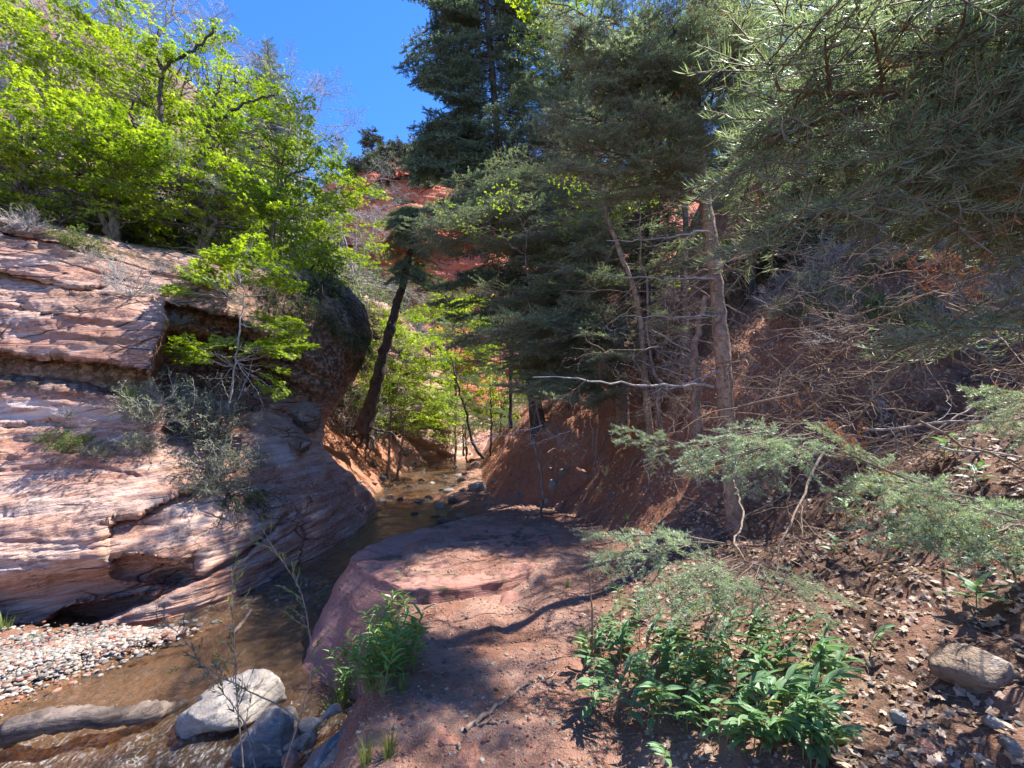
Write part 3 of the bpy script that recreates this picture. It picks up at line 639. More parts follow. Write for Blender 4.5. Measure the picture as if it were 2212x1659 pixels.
# orange-brown outcrop and pale stones in the eroded bank
rock('bank_boulder', 71, ground_at(1262, 1040) + [0, .12, -.02], (.42, .32, .34), M_REDST, 'rounded orange boulder half buried in the eroded red bank', rot=(.2, .5, .3), cuts=8)
for k, (u, v, s, mt, lab) in enumerate(((1195, 1060, .17, M_PALE, 'upright pale stone on the eroded bank left of the orange boulder'), (1180, 1090, .11, M_WHITE, 'white stone at the foot of the upright pale stone on the bank'),
        (1213, 1025, .15, M_PALE, 'pale stone above the upright pale stone on the eroded bank'), (1215, 1095, .2, M_REDST, 'blocky red stone below the orange boulder on the bank'),
        (1068, 1042, .13, M_GREY, 'grey stone low on the bank near the far end of the stream bed'), (1120, 1075, .12, M_GREY, 'grey stone half way along the foot of the eroded bank'))):
    rock('bank_stone', 80 + k, ground_at(u, v), (s, s * .7, s * .9), mt, lab, 'stone', rot=(.3, .4, .9 * k), sub=3)
# stream stones: one mesh per shape, every stone its own object
def rock_meshes(name, seeds, sub, mat, **kw):
    out = []
    for sd in seeds:
        v, f = rock_v(sd, sub, **kw); mb = MB(); mb.add(v, f); out.append(mb.mesh(name, mat))
    return out
RS = {m.name: rock_meshes('stone', range(100 + 10 * i, 105 + 10 * i), 2, m, cuts=9) for i, m in enumerate((M_WETD, M_GREY, M_PALE, M_BROWN, M_REDST, M_WHITE))}
rng = np.random.RandomState(3)
def scatter_stone(mat, p, s, label, group, flat=0.6):
    o = link('stone', RS[mat.name][rng.randint(5)]); o.location = tuple(float(c) for c in p)
    o.scale = (s, s * rng.uniform(.6, .95), s * flat * rng.uniform(.7, 1.1)); o.rotation_euler = (rng.uniform(-.25, .25), rng.uniform(-.25, .25), rng.uniform(0, 6.3))
    return tag(o, label, 'stone', group)
for (u, v, s, m) in [(885, 1052, .30, M_GREY), (905, 1085, .28, M_WETD), (950, 1095, .34, M_GREY), (925, 1075, .26, M_WETD), (865, 1080, .22, M_WETD), (895, 1110, .16, M_WETD), (845, 1075, .24, M_GREY), (835, 1060, .2, M_WETD),
                     (955, 1060, .24, M_WETD), (935, 1045, .22, M_PALE), (910, 1040, .25, M_WETD), (960, 1030, .25, M_WETD), (870, 1035, .2, M_WETD), (990, 1075, .25, M_WETD), (975, 1105, .22, M_BROWN), (985, 1050, .3, M_GREY),
                     (850, 1052, .22, M_REDST), (822, 1082, .2, M_GREY), (940, 1115, .2, M_WETD), (1000, 1040, .25, M_GREY), (945, 1012, .3, M_WETD), (985, 1010, .3, M_WETD), (915, 1020, .3, M_WETD), (1015, 1010, .35, M_GREY)]:
    scatter_stone(m, at_water(u, v, .02), s * 0.8, 'dark wet stone breaking the surface of the stream past the slab rock', 'stones in the stream bed upstream')
for k in range(62):
    y = rng.uniform(8.2, 26); side = rng.rand() < .55
    xe, xl = np.interp(y, Y_, XE), np.interp(y, Y_, XL)
    x = rng.uniform(xe - .5, xe + (1.6 if y < 12 else .8)) if side else rng.uniform(xl - .8, xl + .4)
    if not side and y < 11.5: continue
    s = rng.uniform(.06, .2) * (1 + .03 * y)
    scatter_stone([M_GREY, M_BROWN, M_WETD, M_REDST, M_GREY][rng.randint(5)], (x, y, gz(x, y) + s * .1), s, 'stone lying along the shore of the upstream bend', 'stones along the upstream shores')
for k in range(85):
    y = rng.uniform(7.5, 14); xb = np.interp(y, Y_, XB); x = rng.uniform(xb - 1.4, xb + 2.2); s = rng.uniform(.02, .06)
    scatter_stone([M_PALE, M_BROWN, M_REDST, M_GREY][rng.randint(4)], (x, y, gz(x, y) + s * .1), s, 'small stone stuck in the eroded red bank', 'small stones on the eroded bank')
for k in range(40):
    y = rng.uniform(2.1, 4.2); xe = np.interp(y, Y_, XE); x = xe + rng.uniform(.25, 1.5) ** 1.0; s = rng.uniform(.010, .026)
    scatter_stone([M_PALE, M_BROWN, M_REDST, M_GREY][rng.randint(4)], (x, y, gz(x, y) + s * .1), s, 'small stone on the stream side edge of the trail', 'small stones on the trail edge')
for k in range(34):
    u, v = rng.uniform(1700, 2212), rng.uniform(1360, 1659); s = rng.uniform(.010, .024)
    if u < 1850 and v < 1500: continue
    scatter_stone([M_PALE, M_WHITE, M_REDST, M_BROWN, M_GREY][rng.randint(5)], ground_at(u, v) + [0, 0, s * .25], s, 'small stone scattered in the leaf litter', 'small stones in the leaf litter')
for k in range(70):                       # larger cobbles of the gravel bar
    t = rng.rand(); u = 20 + 400 * t + rng.normal() * 25; v = 1455 - 115 * t + rng.normal() * 22 * (1.25 - t)
    s = rng.uniform(.022, .06); p = at_water(u, v, .09 - .02 * t)
    scatter_stone([M_WHITE, M_WHITE, M_PALE, M_REDST, M_GREY][rng.randint(5)], p, s, 'rounded cobble on the pale gravel bar', 'cobbles on the gravel bar', .55)
for k in range(34):
    y = rng.uniform(2.2, 7.0); x = rng.uniform(np.interp(y, Y_, XL) + .2, np.interp(y, Y_, XE) - .15); s = rng.uniform(.03, .11)
    scatter_stone([M_BROWN, M_REDST, M_WETD, M_BROWN][rng.randint(4)], (x, y, gz(x, y) + s * .1), s, 'stone lying under the shallow water', 'submerged stones in the near stream')
ROOTS = []
# gravel: past counting
def gravel(name, n, fn, mats, smin, smax, label, flat=.6):
    v0, f0 = ICO[1]; mb = MB(); r = np.random.RandomState(abs(len(label)) * 7 + n)
    P = fn(r, n); S = smin + (smax * 1.35 - smin) * r.rand(len(P)) ** 2.6; th = r.uniform(0, 6.3, len(P))
    V = v0[None] * (1 + .25 * r.normal(size=(len(P), len(v0), 1))) * S[:, None, None] * np.stack([np.ones(len(P)), r.uniform(.55, .95, len(P)), flat * r.uniform(.6, 1, len(P))], -1)[:, None]
    c, s = np.cos(th)[:, None], np.sin(th)[:, None]
    V = np.stack([V[..., 0] * c - V[..., 1] * s, V[..., 0] * s + V[..., 1] * c, V[..., 2]], -1) + P[:, None]
    F = f0[None] + (np.arange(len(P)) * len(v0))[:, None, None]
    mi = r.randint(len(mats), size=len(P))
    for m in range(len(mats)):
        k = mi == m
        if k.any(): mb.add(V[k], (f0[None] + (np.arange(k.sum()) * len(v0))[:, None, None]).reshape(-1, 3), m)
    return tag(mb.build(name, mats), label, None, None, 'stuff')
def f_bar(r, n):
    t = r.rand(n); u = -60 + 440 * t + r.normal(size=n) * 20; v = 1456 - 104 * t + r.normal(size=n) * 26 * (1.12 - t)
    P = DZ(u, v, WATER + .09); P[:, 2] = np.maximum(H(P[:, 0], P[:, 1], False), WATER - .02) + .02 + .05 * np.exp(-((v - 1462 + 118 * t) / 20) ** 2); return P
gravel('gravel', 7000, f_bar, [M_WHITE, M_PALE, M_PALE, M_REDST, M_BROWN, M_GREY, M_WHITE], .007, .030, 'pale pebbly gravel bar at the foot of the cliff')
def f_trail(r, n):
    y = 1.3 + 6.5 * r.rand(n) ** 1.4; xb = np.interp(y, Y_, XB); xe = np.interp(y, Y_, XE)
    edge = r.rand(n) < .5
    x = np.where(edge, xe + .1 + np.abs(r.normal(size=n)) * .6, xb + r.normal(size=n) * .35); x = np.where(r.rand(n) < .45, xe + .3 + r.rand(n) * (xb - xe - .3), x)
    return np.stack([x, y, H(x, y)], -1)
gravel('gravel', 15000, f_trail, [M_BROWN, M_REDST, M_PALE, M_REDST, M_REDST], .003, .014, 'fine reddish gravel loose on the dirt trail')
def f_bank(r, n):
    y = r.uniform(7.3, 24, n); xb = np.interp(y, Y_, XB); xe = np.interp(y, Y_, XE); x = xe + r.rand(n) ** .8 * (xb + 2.5 - xe)
    l = r.rand(n) < .25; x = np.where(l & (y > 12.5), np.interp(y, Y_, XL) - r.rand(n) * 3, x)
    return np.stack([x, y, H(x, y)], -1)
for k in range(26):
    y = rng.uniform(6.2, 12); xb = np.interp(y, Y_, XB); x0 = xb + rng.uniform(.2, 1.6); pts = [(x0 + rng.normal() * .1 - j * .28, y + rng.normal() * .06 - j * .02 * rng.normal()) for j in range(4)]
    ROOTS.append((pts, rng.uniform(.008, .018), k))
gravel('gravel', 9000, f_bank, [M_BROWN, M_REDST, M_GREY, M_REDST], .01, .035, 'stony rubble over the eroded bank and upstream shore')
# boulders jammed in the alcove under the overhang
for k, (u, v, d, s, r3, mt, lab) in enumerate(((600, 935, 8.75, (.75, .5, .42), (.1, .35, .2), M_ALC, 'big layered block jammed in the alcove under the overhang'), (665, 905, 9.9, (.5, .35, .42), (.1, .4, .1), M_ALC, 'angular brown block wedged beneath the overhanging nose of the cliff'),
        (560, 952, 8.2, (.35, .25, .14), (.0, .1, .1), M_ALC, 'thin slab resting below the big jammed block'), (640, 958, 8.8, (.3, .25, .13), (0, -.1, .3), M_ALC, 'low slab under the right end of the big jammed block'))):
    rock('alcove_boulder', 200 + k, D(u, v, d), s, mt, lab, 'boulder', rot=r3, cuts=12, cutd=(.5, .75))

# ---------------------------------------------------------------- driftwood, roots, sticks
M_DRIFT = bark_mat('weathered_driftwood', (0.045, 0.034, 0.028), (0.19, 0.145, 0.12), 3, 16, 0.02)
M_TWIG = bark_mat('dry_twig', (0.17, 0.115, 0.08), (0.34, 0.26, 0.20), 20, 20, 0.004, dark=(0.07, 0.045, 0.03))
M_TWIGG = bark_mat('grey_twig', (0.26, 0.235, 0.22), (0.46, 0.43, 0.41), 20, 20, 0.004, dark=(0.12, 0.1, 0.09))
def limb(name, pts, r0, r1, mat, label=None, cat=None, n=24, sides=10, amp=.012, parent=None, rough=0.0, seed=0, group=None):
    r = np.random.RandomState(seed + 5); P = wob_line(r, pts, n, amp); R = np.linspace(r0, r1, n) * (1 + rough * r.normal(size=n))
    mb = MB(); tubes(mb, P, R[None], sides); return tag(mb.build(name, mat, parent), label, cat, group)
A = lambda u, v, z: tuple(DZ(u, v, z))
lg = empty('driftwood_log', A(150, 1550, -.78), 'weathered grey driftwood log lying in the near water', 'log')
mb = MB(); r_ = np.random.RandomState(4)
Pl = wob_line(r_, [A(-120, 1640, -.84), A(0, 1590, -.76), A(70, 1565, -.71), A(160, 1550, -.70), A(250, 1548, -.73), A(330, 1540, -.80), A(400, 1520, -.92)], 46, .006)
Rl = np.interp(np.linspace(0, 1, 46), [0, .4, .6, .8, 1], [.09, .085, .08, .065, .03]) * (1 + .05 * r_.normal(size=46))
tubes(mb, Pl, Rl[None], 18); V = mb.v[0]; mb.v[0] = V + .02 * fbm(V * np.array([4, 14, 14.0]), 3)[:, None] * np.array([0, .3, 1])
lo = mb.build('log_body', M_DRIFT); lo.parent = lg; lo.matrix_parent_inverse = Matrix.Translation(lg.location).inverted()
limb('stick', [A(500, 1370, -.86), A(525, 1345, -.83), A(542, 1318, -.74)], .028, .018, M_DRIFT, 'broken stick of driftwood poking from the middle of the stream', 'stick', 12, 8, .004)
ri = [0]
def ground_line(uvs, lift=.012):
    return [ground_at(u, v) + [0, 0, lift] for u, v in uvs]
for uvs, r0, lab in (([(1005, 1588), (1060, 1545), (1110, 1500), (1135, 1482), (1165, 1475)], .014, 'long bare root running along the sunlit trail'),
                     ([(1150, 1478), (1180, 1470), (1205, 1455)], .007, 'thin root forking off beside the long bare root on the trail'),
                     ([(1165, 1467), (1182, 1480), (1200, 1484), (1228, 1478)], .011, 'short curved root in the shaded right side of the trail'),
                     ([(1164, 1504), (1163, 1520), (1158, 1530)], .007, 'tiny stub of root standing in the shaded trail dirt'),
                     ([(1020, 1572), (1080, 1562), (1110, 1558)], .008, 'straight dark stick lying across the lower trail'),
                     ([(990, 1612), (995, 1640), (1008, 1650)], .010, 'forked root showing beside the flat dull red stone'),
                     ([(1120, 1315), (1160, 1322), (1200, 1330)], .006, 'thin twig on the sunlit part of the trail'),
                     ([(1095, 1085), (1160, 1075), (1190, 1060)], .02, 'pale root crossing the foot of the eroded bank'),
                     ([(1235, 1000), (1205, 1050), (1188, 1100)], .02, 'dark root hanging down the eroded bank'),
                     ([(1320, 930), (1290, 985), (1270, 1030)], .018, 'second dark root down the eroded bank above the orange boulder')):
    limb('root', ground_line(uvs, .004 + r0 * .3), r0, r0 * .5, M_TWIG, lab, 'root', 16, 7, .006 if r0 < .015 else .015, seed=len(lab))

for pts, r0, k in ROOTS:
    limb('root', [(x, yy, gz(x, yy) + .012) for x, yy in pts], r0, .004, M_TWIG, 'thin root exposed on the face of the eroded red bank', 'root', 14, 5, .02, seed=300 + k, group='roots on the eroded bank')
# ---------------------------------------------------------------- plant kit
M_FIRN = leaf_mat('fir_needles', (0.125, 0.165, 0.10), (0.38, 0.44, 0.31), 0.5, 0.48, 0.45, 0.15, (1.1, 1.25, .6))
M_FIRB = leaf_mat('glaucous_needles', (0.15, 0.20, 0.13), (0.42, 0.50, 0.37), 0.40, 0.42, 0.5, 0.15, (1.1, 1.2, .7))
M_FIRD = leaf_mat('spruce_needles', (0.085, 0.12, 0.078), (0.28, 0.325, 0.23), 0.42, 0.45, 0.4, 0.2, (1.0, 1.2, .6))
M_DEADN = leaf_mat('dead_rust_needles', (0.20, 0.075, 0.03), (0.42, 0.19, 0.08), 0.3, 0.6, 0.3, 0.1, (1.2, .9, .5))
M_MAPLE = leaf_mat('maple_leaves', (0.08, 0.17, 0.015), (0.46, 0.54, 0.05), 0.50, 0.45, 0.35, 0.42, (1.3, 1.4, .4))
M_MAPD = leaf_mat('green_leaves', (0.06, 0.11, 0.025), (0.17, 0.25, 0.06), 0.40, 0.45, 0.35, 0.3, (1.3, 1.3, .5))
M_SAGE = leaf_mat('grey_green_leaves', (0.09, 0.115, 0.06), (0.26, 0.29, 0.17), 0.30, 0.6, 0.25, 0.3, (1.1, 1.15, .7))
M_JUNI = leaf_mat('far_conifer_foliage', (0.035, 0.055, 0.035), (0.12, 0.14, 0.08), 0.15, 0.6, 0.2, 0.3, (1.1, 1.15, .7))
M_BUD = leaf_mat('reddish_buds', (0.20, 0.11, 0.08), (0.38, 0.27, 0.19), 0.30, 0.6, 0.25, 0.3, (1.1, 1., .8))
M_HERB = leaf_mat('herb_leaves', (0.06, 0.135, 0.055), (0.24, 0.38, 0.19), 0.35, 0.5, 0.4, 0.35, (1.2, 1.4, .6))
M_HERB2 = leaf_mat('bright_herb_leaves', (0.07, 0.16, 0.025), (0.22, 0.38, 0.08), 0.40, 0.35, 0.55, 0.3, (1.3, 1.35, .5))
M_GRASS = leaf_mat('grass_blades', (0.07, 0.12, 0.025), (0.24, 0.30, 0.10), 0.35, 0.45, 0.4, 0.2)
M_DRYG = leaf_mat('dry_grass', (0.26, 0.20, 0.12), (0.48, 0.40, 0.27), 0.3, 0.6, 0.3, 0.2, (1.1, 1.05, .8))
M_LITT = leaf_mat('dead_oak_leaves', (0.15, 0.08, 0.045), (0.54, 0.41, 0.31), 0.15, 0.6, 0.3, 0.1, (1.2, 1, .7))
M_BARK = bark_mat('fir_bark', (0.17, 0.11, 0.075), (0.40, 0.29, 0.21), 9, 7, 0.03, 0.5)
M_BARKD = bark_mat('dark_bark', (0.035, 0.028, 0.024), (0.10, 0.08, 0.068), 9, 3, 0.03, 0.4)
M_BARKM = bark_mat('maple_bark', (0.10, 0.075, 0.06), (0.27, 0.22, 0.185), 12, 4, 0.01, 0.2)
M_BRANCH = bark_mat('branch_bark', (0.12, 0.085, 0.06), (0.27, 0.205, 0.16), 20, 20, 0.004)
M_STEM = leaf_mat('herb_stem', (0.10, 0.16, 0.04), (0.22, 0.25, 0.10), 0.1)

def along(P, par, t):
    N = P.shape[1]; x = t * (N - 1); i = np.minimum(x.astype(int), N - 2); f = (x - i)[:, None]
    return P[par, i] * (1 - f) + P[par, i + 1] * f, nrm(P[par, i + 1] - P[par, i])
def plen(P): return np.linalg.norm(np.diff(P, axis=1), axis=-1).sum(1)
def needles(mb, rng, P, spacing, ln, w, mat, t0=0.0, upb=0.25, fwd=0.75, twig_t=None):
    cnt = np.maximum((plen(P) / spacing).astype(int), 2); par = np.repeat(np.arange(len(P)), cnt); n = len(par)
    t = t0 + (1 - t0) * rng.rand(n); pos, tan = along(P, par, t)
    r = rng.normal(size=(n, 3)); r[:, 2] *= 0.7; r[:, 2] += upb * 1.5; perp = nrm(r - (r * tan).sum(-1, keepdims=True) * tan)
    d = nrm(perp + tan * fwd); L = rng.uniform(.7, 1.1, n) * ln
    s = nrm(np.cross(d, rng.normal(size=(n, 3)))) * (w / 2)
    mid = pos + d * (L * .55)[:, None]; tip = pos + d * L[:, None] + np.array([0, 0, 1.0]) * (L * .12)[:, None]
    V = np.stack([pos - s * .6, pos + s * .6, mid + s, tip, mid - s], 1)
    F = (np.arange(n) * 5)[:, None] + np.arange(5)[None]
    base = (twig_t if twig_t is not None else rng.rand(len(P)))[par] * .6 + .4 * rng.rand(n)
    mb.add(V.reshape(-1, 3), F, mat, np.repeat(base, 5))
def axis(rng, L, droop=0.12, n=10, lift=0.0, wob=0.012):
    x = np.linspace(0, 1, n); P = np.stack([x * L, 0 * x, L * (lift * x - droop * x * x)], -1)
    P[1:] += rng.normal(size=(n - 1, 3)) * wob * L; return P[None]
def fir_bough(seed, L=1.8, bare=0.25, per=20, sec=(.62, .85), ln=.034, w=.0021, sp=.0042, ter=6, mats=None, deadfrac=0.0, droop=.12, r0=.012, sd=5, fluff=.7):
    r = np.random.RandomState(seed); mb = MB(); A = axis(r, L, droop)
    S, ts = spawn(r, A, per, bare, 1.0, (42, 62), (sec[0] * L * .55, sec[1] * L * .55), .78, 6, .03, .09, fluff + .15)
    T, tt = spawn(r, S, ter, .22, 1.0, (35, 55), (.10 * L, .17 * L), .55, 4, .01, .1, fluff)
    B, tb = spawn(r, A, 8, .04, bare + .1, (50, 85), (.08 * L, .25 * L), 0, 4, .05, .2, .6)
    tubes(mb, A, taper(A, r0, r0 * .3), 6, 0); tubes(mb, S, taper(S, r0 * .35, r0 * .14), 3, 0); tubes(mb, T, taper(T, r0 * .16, r0 * .1), 3, 0); tubes(mb, B, taper(B, r0 * .2, r0 * .08), 3, 0)
    dead = r.rand(len(T)) < deadfrac
    needles(mb, r, T[~dead], sp, ln, w, 1)
    if dead.any(): needles(mb, r, T[dead], sp * 1.5, ln, w, 2)
    needles(mb, r, S, sp * 1.2, ln, w, 1, .25)
    Ae = A[:, A.shape[1] // 2:]; needles(mb, r, Ae, sp, ln, w, 1)
    me = mb.mesh('bough', mats or [M_BRANCH, M_FIRN, M_DEADN]); me['L'] = L; return me
def dead_bough(seed, L=1.5, mat=None, r0=.012, per=7, q=3, wob=.24, curl=0.06):
    r = np.random.RandomState(seed); mb = MB(); A = axis(r, L, .06, 10, .02, .014)
    S, _ = spawn(r, A, per, .15, 1.0, (35, 75), (.28 * L, .55 * L), .5, 7, curl, wob, .35)
    T, _ = spawn(r, S, q, .2, 1.0, (30, 70), (.12 * L, .32 * L), .4, 6, curl, wob * 1.2, .2)
    Q, _ = spawn(r, T, 1, .3, 1.0, (30, 70), (.04 * L, .12 * L), .3, 3, curl, wob, 0)
    for P_, a, b, s in ((A, r0, r0 * .4, 5), (S, r0 * .38, r0 * .2, 3), (T, r0 * .24, r0 * .14, 3), (Q, r0 * .16, r0 * .1, 3)): tubes(mb, P_, taper(P_, a, b), s, 0, .5)
    me = mb.mesh('dead_branch', [mat or M_TWIG]); me['L'] = L; return me
LEAF3 = []   # palmate leaf of three folded blades
for a, l in ((0, 1.0), (52, .8), (-52, .8)):
    c, s = math.cos(math.radians(a)), math.sin(math.radians(a))
    q4 = np.array([[0, 0, 0], [.5, -.22, -.06], [1, 0, -.12], [.5, .22, -.06]]) * l
    LEAF3.append(np.stack([q4[:, 0] * c - q4[:, 1] * s, q4[:, 0] * s + q4[:, 1] * c, q4[:, 2] + .05 * (np.abs(q4[:, 1]) > .1)], -1))
LEAF3 = (np.concatenate(LEAF3), np.arange(12).reshape(3, 4))
LEAF1 = (np.array([[0, 0, 0], [.45, -.26, .05], [1, 0, -.08], [.45, .26, .05]]), np.array([[0, 1, 2, 3]]))
LEAFN = (np.array([[0, 0, 0], [.4, -.09, .02], [1, 0, -.1], [.4, .09, .02]]), np.array([[0, 1, 2, 3]]))
def leaves(mb, rng, pos, d, size, tmpl, mat, upn=0.8, tint=None, flat=0.5):
    n = len(pos); d = nrm(d * [1, 1, flat] + 1e-6)
    nn = nrm(rng.normal(size=(n, 3)) * (1 - upn) + np.array([0, 0, upn])); y = nrm(np.cross(nn, d)); z = np.cross(d, y)
    V0, F0 = tmpl; S = np.broadcast_to(size, (n,)) * rng.uniform(.65, 1.15, n)
    V = pos[:, None] + S[:, None, None] * (V0[None, :, 0:1] * d[:, None] + V0[None, :, 1:2] * y[:, None] + V0[None, :, 2:3] * z[:, None])
    F = (F0[None] + (np.arange(n) * len(V0))[:, None, None]).reshape(-1, F0.shape[1])
    tt = rng.rand(n) if tint is None else tint
    mb.add(V.reshape(-1, 3), F, mat, np.repeat(tt, len(V0)))
def leaf_spray(seed, L=1.0, per=9, q=5, leaf=.055, tmpl=LEAF3, mats=None, nper=4, upn=.72, droop=.05, name='leafy_branch', planar=.75, r0=.008, keep=1.0):
    r = np.random.RandomState(seed); mb = MB(); A = axis(r, L, droop, 8, .05, .02)
    S, _ = spawn(r, A, per, .15, 1.0, (35, 65), (.35 * L, .6 * L), .5, 5, 0, .12, planar)
    T, _ = spawn(r, S, q, .15, 1.0, (30, 65), (.10 * L, .22 * L), .3, 4, 0, .15, planar * .8)
    for P_, a, b, s in ((A, r0, r0 * .4, 5), (S, r0 * .4, r0 * .2, 3), (T, r0 * .22, r0 * .14, 3)): tubes(mb, P_, taper(P_, a, b), s, 0)
    T = T[r.rand(len(T)) < keep]
    par = np.repeat(np.arange(len(T)), nper); pos, tan = along(T, par, r.uniform(.2, 1, len(par)))
    tw = np.clip(.5 + .8 * perlin(pos * 3.0 / L) + .3 * r.normal(size=len(par)), 0, 1)
    leaves(mb, r, pos, tan + r.normal(size=tan.shape) * .6, leaf, tmpl, 1, upn, tw)
    me = mb.mesh(name, mats or [M_BARKM, M_MAPLE]); me['L'] = L; return me
KEYS = []; _rb = np.random.RandomState(31)
def clear_ray(p, r=.35): KEYS.append((np.asarray(p, float), r))
def blocks(a, b, wide=.22):
    s = np.array(SV[:]); m = a * .35 + b * .65
    for f in (.35, .7, 1.05):
        m = a * (1 - f) + b * f
        for z, fx, y1 in ((0., -3.4, 6.7), (2., -4.2, 8.1), (4., -4.9, 9.6)):
            q = m - s * ((m[2] - z) / s[2])
            if m[2] > z + 1 and -11 < q[0] < fx and 0 < q[1] < y1: return True
    q = m - s * ((m[2] - 8.) / s[2])
    if m[2] > 8.5 and q[0] < -9.5 and q[1] < 14: return True
    q = m - s * ((m[2] - WATER) / s[2])
    if -4.4 < q[0] < -2.2 and 2.3 < q[1] < 6.0 and _rb.rand() < .92: return True
    L = np.linalg.norm(b - a); t = np.linspace(.3, 1.05, 7)[:, None]; S = a * (1 - t) + b * t; s = np.array(SV[:])
    for p, r in KEYS:
        w = S - p; k = w @ s; dd = np.linalg.norm(w - k[:, None] * s, axis=1)
        if ((dd < r + wide * L * (1 - abs(t[:, 0] - .6))) & (k > .15)).any(): return True
    return False
def put(root, me, a, b, name=None, roll=0.0, scale=None, fat=1.0):
    """one branch mesh laid from point a to point b, as a part of the plant root"""
    a = np.asarray(a, float); b = np.asarray(b, float); x = b - a; n = np.linalg.norm(x); x = x / n
    y = np.cross([0, 0, 1.0], x); y = y / max(np.linalg.norm(y), 1e-6); z = np.cross(x, y)
    c, s = math.cos(roll), math.sin(roll); y, z = y * c + z * s, z * c - y * s
    k = (n / me['L']) if scale is None else scale
    o = link(name or me.name.split('.')[0], me, root)
    l = a - np.array(root.location[:])
    M = Matrix(((x[0], y[0], z[0], l[0]), (x[1], y[1], z[1], l[1]), (x[2], y[2], z[2], l[2]), (0, 0, 0, 1)))
    o.matrix_basis = M @ Matrix.Diagonal((k, k * fat, k * fat, 1)); return o
def trunk(root, pts, r0, r1, mat, n=50, sides=14, amp=.005, name='trunk', flare=0.35, knots=0.05, seed=0):
    r = np.random.RandomState(seed + 9); P = wob_line(r, np.asarray(pts, float) - np.array(root.location[:]), n, amp)
    t = np.linspace(0, 1, n); R = (r0 + (r1 - r0) * t) * (1 + flare * np.exp(-t * n / 3.0)) * (1 + knots * r.normal(size=n))
    mb = MB(); tubes(mb, P, R, sides); V = mb.v[0]; mb.v[0] = V + nrm(V - np.repeat(P, sides, 0)) * (r0 * .10 * fbm(V * np.array([9, 9, 4.0]) + seed, 3))[:, None]
    mb.build(name, mat, root); return P + np.array(root.location[:])
def tpoint(P, z):
    """point on a trunk at height z"""
    i = np.clip(np.searchsorted(P[:, 2], z), 1, len(P) - 1); f = np.clip((z - P[i - 1, 2]) / max(P[i, 2] - P[i - 1, 2], 1e-4), 0, 1); return P[i - 1] * (1 - f) + P[i] * f

FIR = [fir_bough(s, L=1.9, bare=.22, per=22, ter=7, ln=.033, w=.0036, sp=.0056, deadfrac=.06, r0=.016) for s in (1, 2, 3)]
FIRL = [fir_bough(s, L=3.0, bare=.42, per=24, ter=7, sec=(.5, .7), sp=.0068, ln=.037, w=.0048, deadfrac=.05, droop=.1, r0=.02) for s in (4, 5)]
NEAR = [fir_bough(s, L=1.7, bare=.18, per=22, ter=8, sec=(.55, .8), ln=.034, w=.0015, sp=.0034, deadfrac=.06, r0=.014, fluff=.5) for s in (51, 52, 53)]
FIRS = [fir_bough(s, L=1.0, bare=.12, per=10, ter=4, sec=(.6, .9), sp=.0030, ln=.034, w=.0032, fluff=.6, deadfrac=0.05, r0=.007, mats=[M_BRANCH, M_FIRB, M_DEADN]) for s in (6, 7)]
SPRUCE = [fir_bough(s, L=2.4, bare=.15, per=18, ter=7, sec=(.42, .6), sp=.0065, ln=.05, w=.012, droop=.10, r0=.02, mats=[M_BARKD, M_FIRD, M_DEADN]) for s in (8, 9, 10)]
DEAD = [dead_bough(s, 1.6) for s in (11, 12, 13, 14)]
DEADG = [dead_bough(s, 1.4, M_TWIGG, curl=.02) for s in (15, 16)]
MAPLE = [leaf_spray(s, 1.2, 12, 6, .068, LEAF3, None, 5, keep=.95) for s in (21, 22, 23, 24)]
MAPTHIN = [leaf_spray(s, 1.2, 10, 5, .055, LEAF3, None, 3, keep=.5) for s in (25, 26)]
GREEN = [leaf_spray(s, 1.2, 10, 6, .06, LEAF1, [M_BARKM, M_MAPD], 4, .5, planar=.4) for s in (27, 28)]
BUDS = [leaf_spray(s, 1.4, 12, 7, .035, LEAF1, [M_TWIGG, M_BUD], 2, .4, planar=.2, name='budding_branch', r0=.012) for s in (29, 30)]
BARE = [dead_bough(s, 1.6, M_TWIGG, r0=.018, per=12, q=6, wob=.14, curl=-.03) for s in (31, 32)]

def conifer(name, label, cat, base, pts, r0, r1, meshes, z0, z1, n, lmax, mat=M_BARK, group=None, pitch=(-8, 12), shape=lambda f: 1 - f * .85, dead=None, seed=0, azr=(0, 360), tr=True, nseg=50):
    root = empty(name, base, label, cat, group); r = np.random.RandomState(seed + 77)
    P = trunk(root, pts, r0, r1, mat, nseg, seed=seed)
    for k in range(n):
        f = (k + r.rand()) / n; z = z0 + (z1 - z0) * f; a = tpoint(P, z); az = math.radians(r.uniform(*azr) if azr != (0, 360) else (k * 137.5 + r.uniform(-25, 25)))
        L = lmax * shape(f) * r.uniform(.75, 1.1); pt = math.radians(r.uniform(*pitch) + 22 * f)
        bb = a + L * np.array([math.cos(az) * math.cos(pt), math.sin(az) * math.cos(pt), math.sin(pt)])
        if not blocks(a, bb): put(root, meshes[r.randint(len(meshes))], a, bb, 'bough', r.uniform(-.2, .2))
    if dead:
        d0, d1, dn, dl = dead
        for k in range(dn):
            z = d0 + (d1 - d0) * r.rand(); a = tpoint(P, z); az = r.uniform(0, 6.3); pt = math.radians(r.uniform(-18, 14))
            put(root, DEAD[r.randint(4)], a, a + dl * r.uniform(.5, 1.1) * np.array([math.cos(az) * math.cos(pt), math.sin(az) * math.cos(pt), math.sin(pt)]), 'dead_branch', r.uniform(0, 3))
    return root, P, r
def B3(u, v, d): return D(u, v, d)
for u, v in ((1180, 1290), (1120, 1350), (1050, 1410), (1225, 1400), (1120, 1430), (1000, 1340), (1690, 1500), (1610, 1580), (1500, 1420), (2000, 1600), (2150, 1590), (1880, 1640), (2080, 1330), (900, 1230), (820, 1215)):
    clear_ray(ground_at(u, v), .18 if u > 1450 or u < 910 else .05)
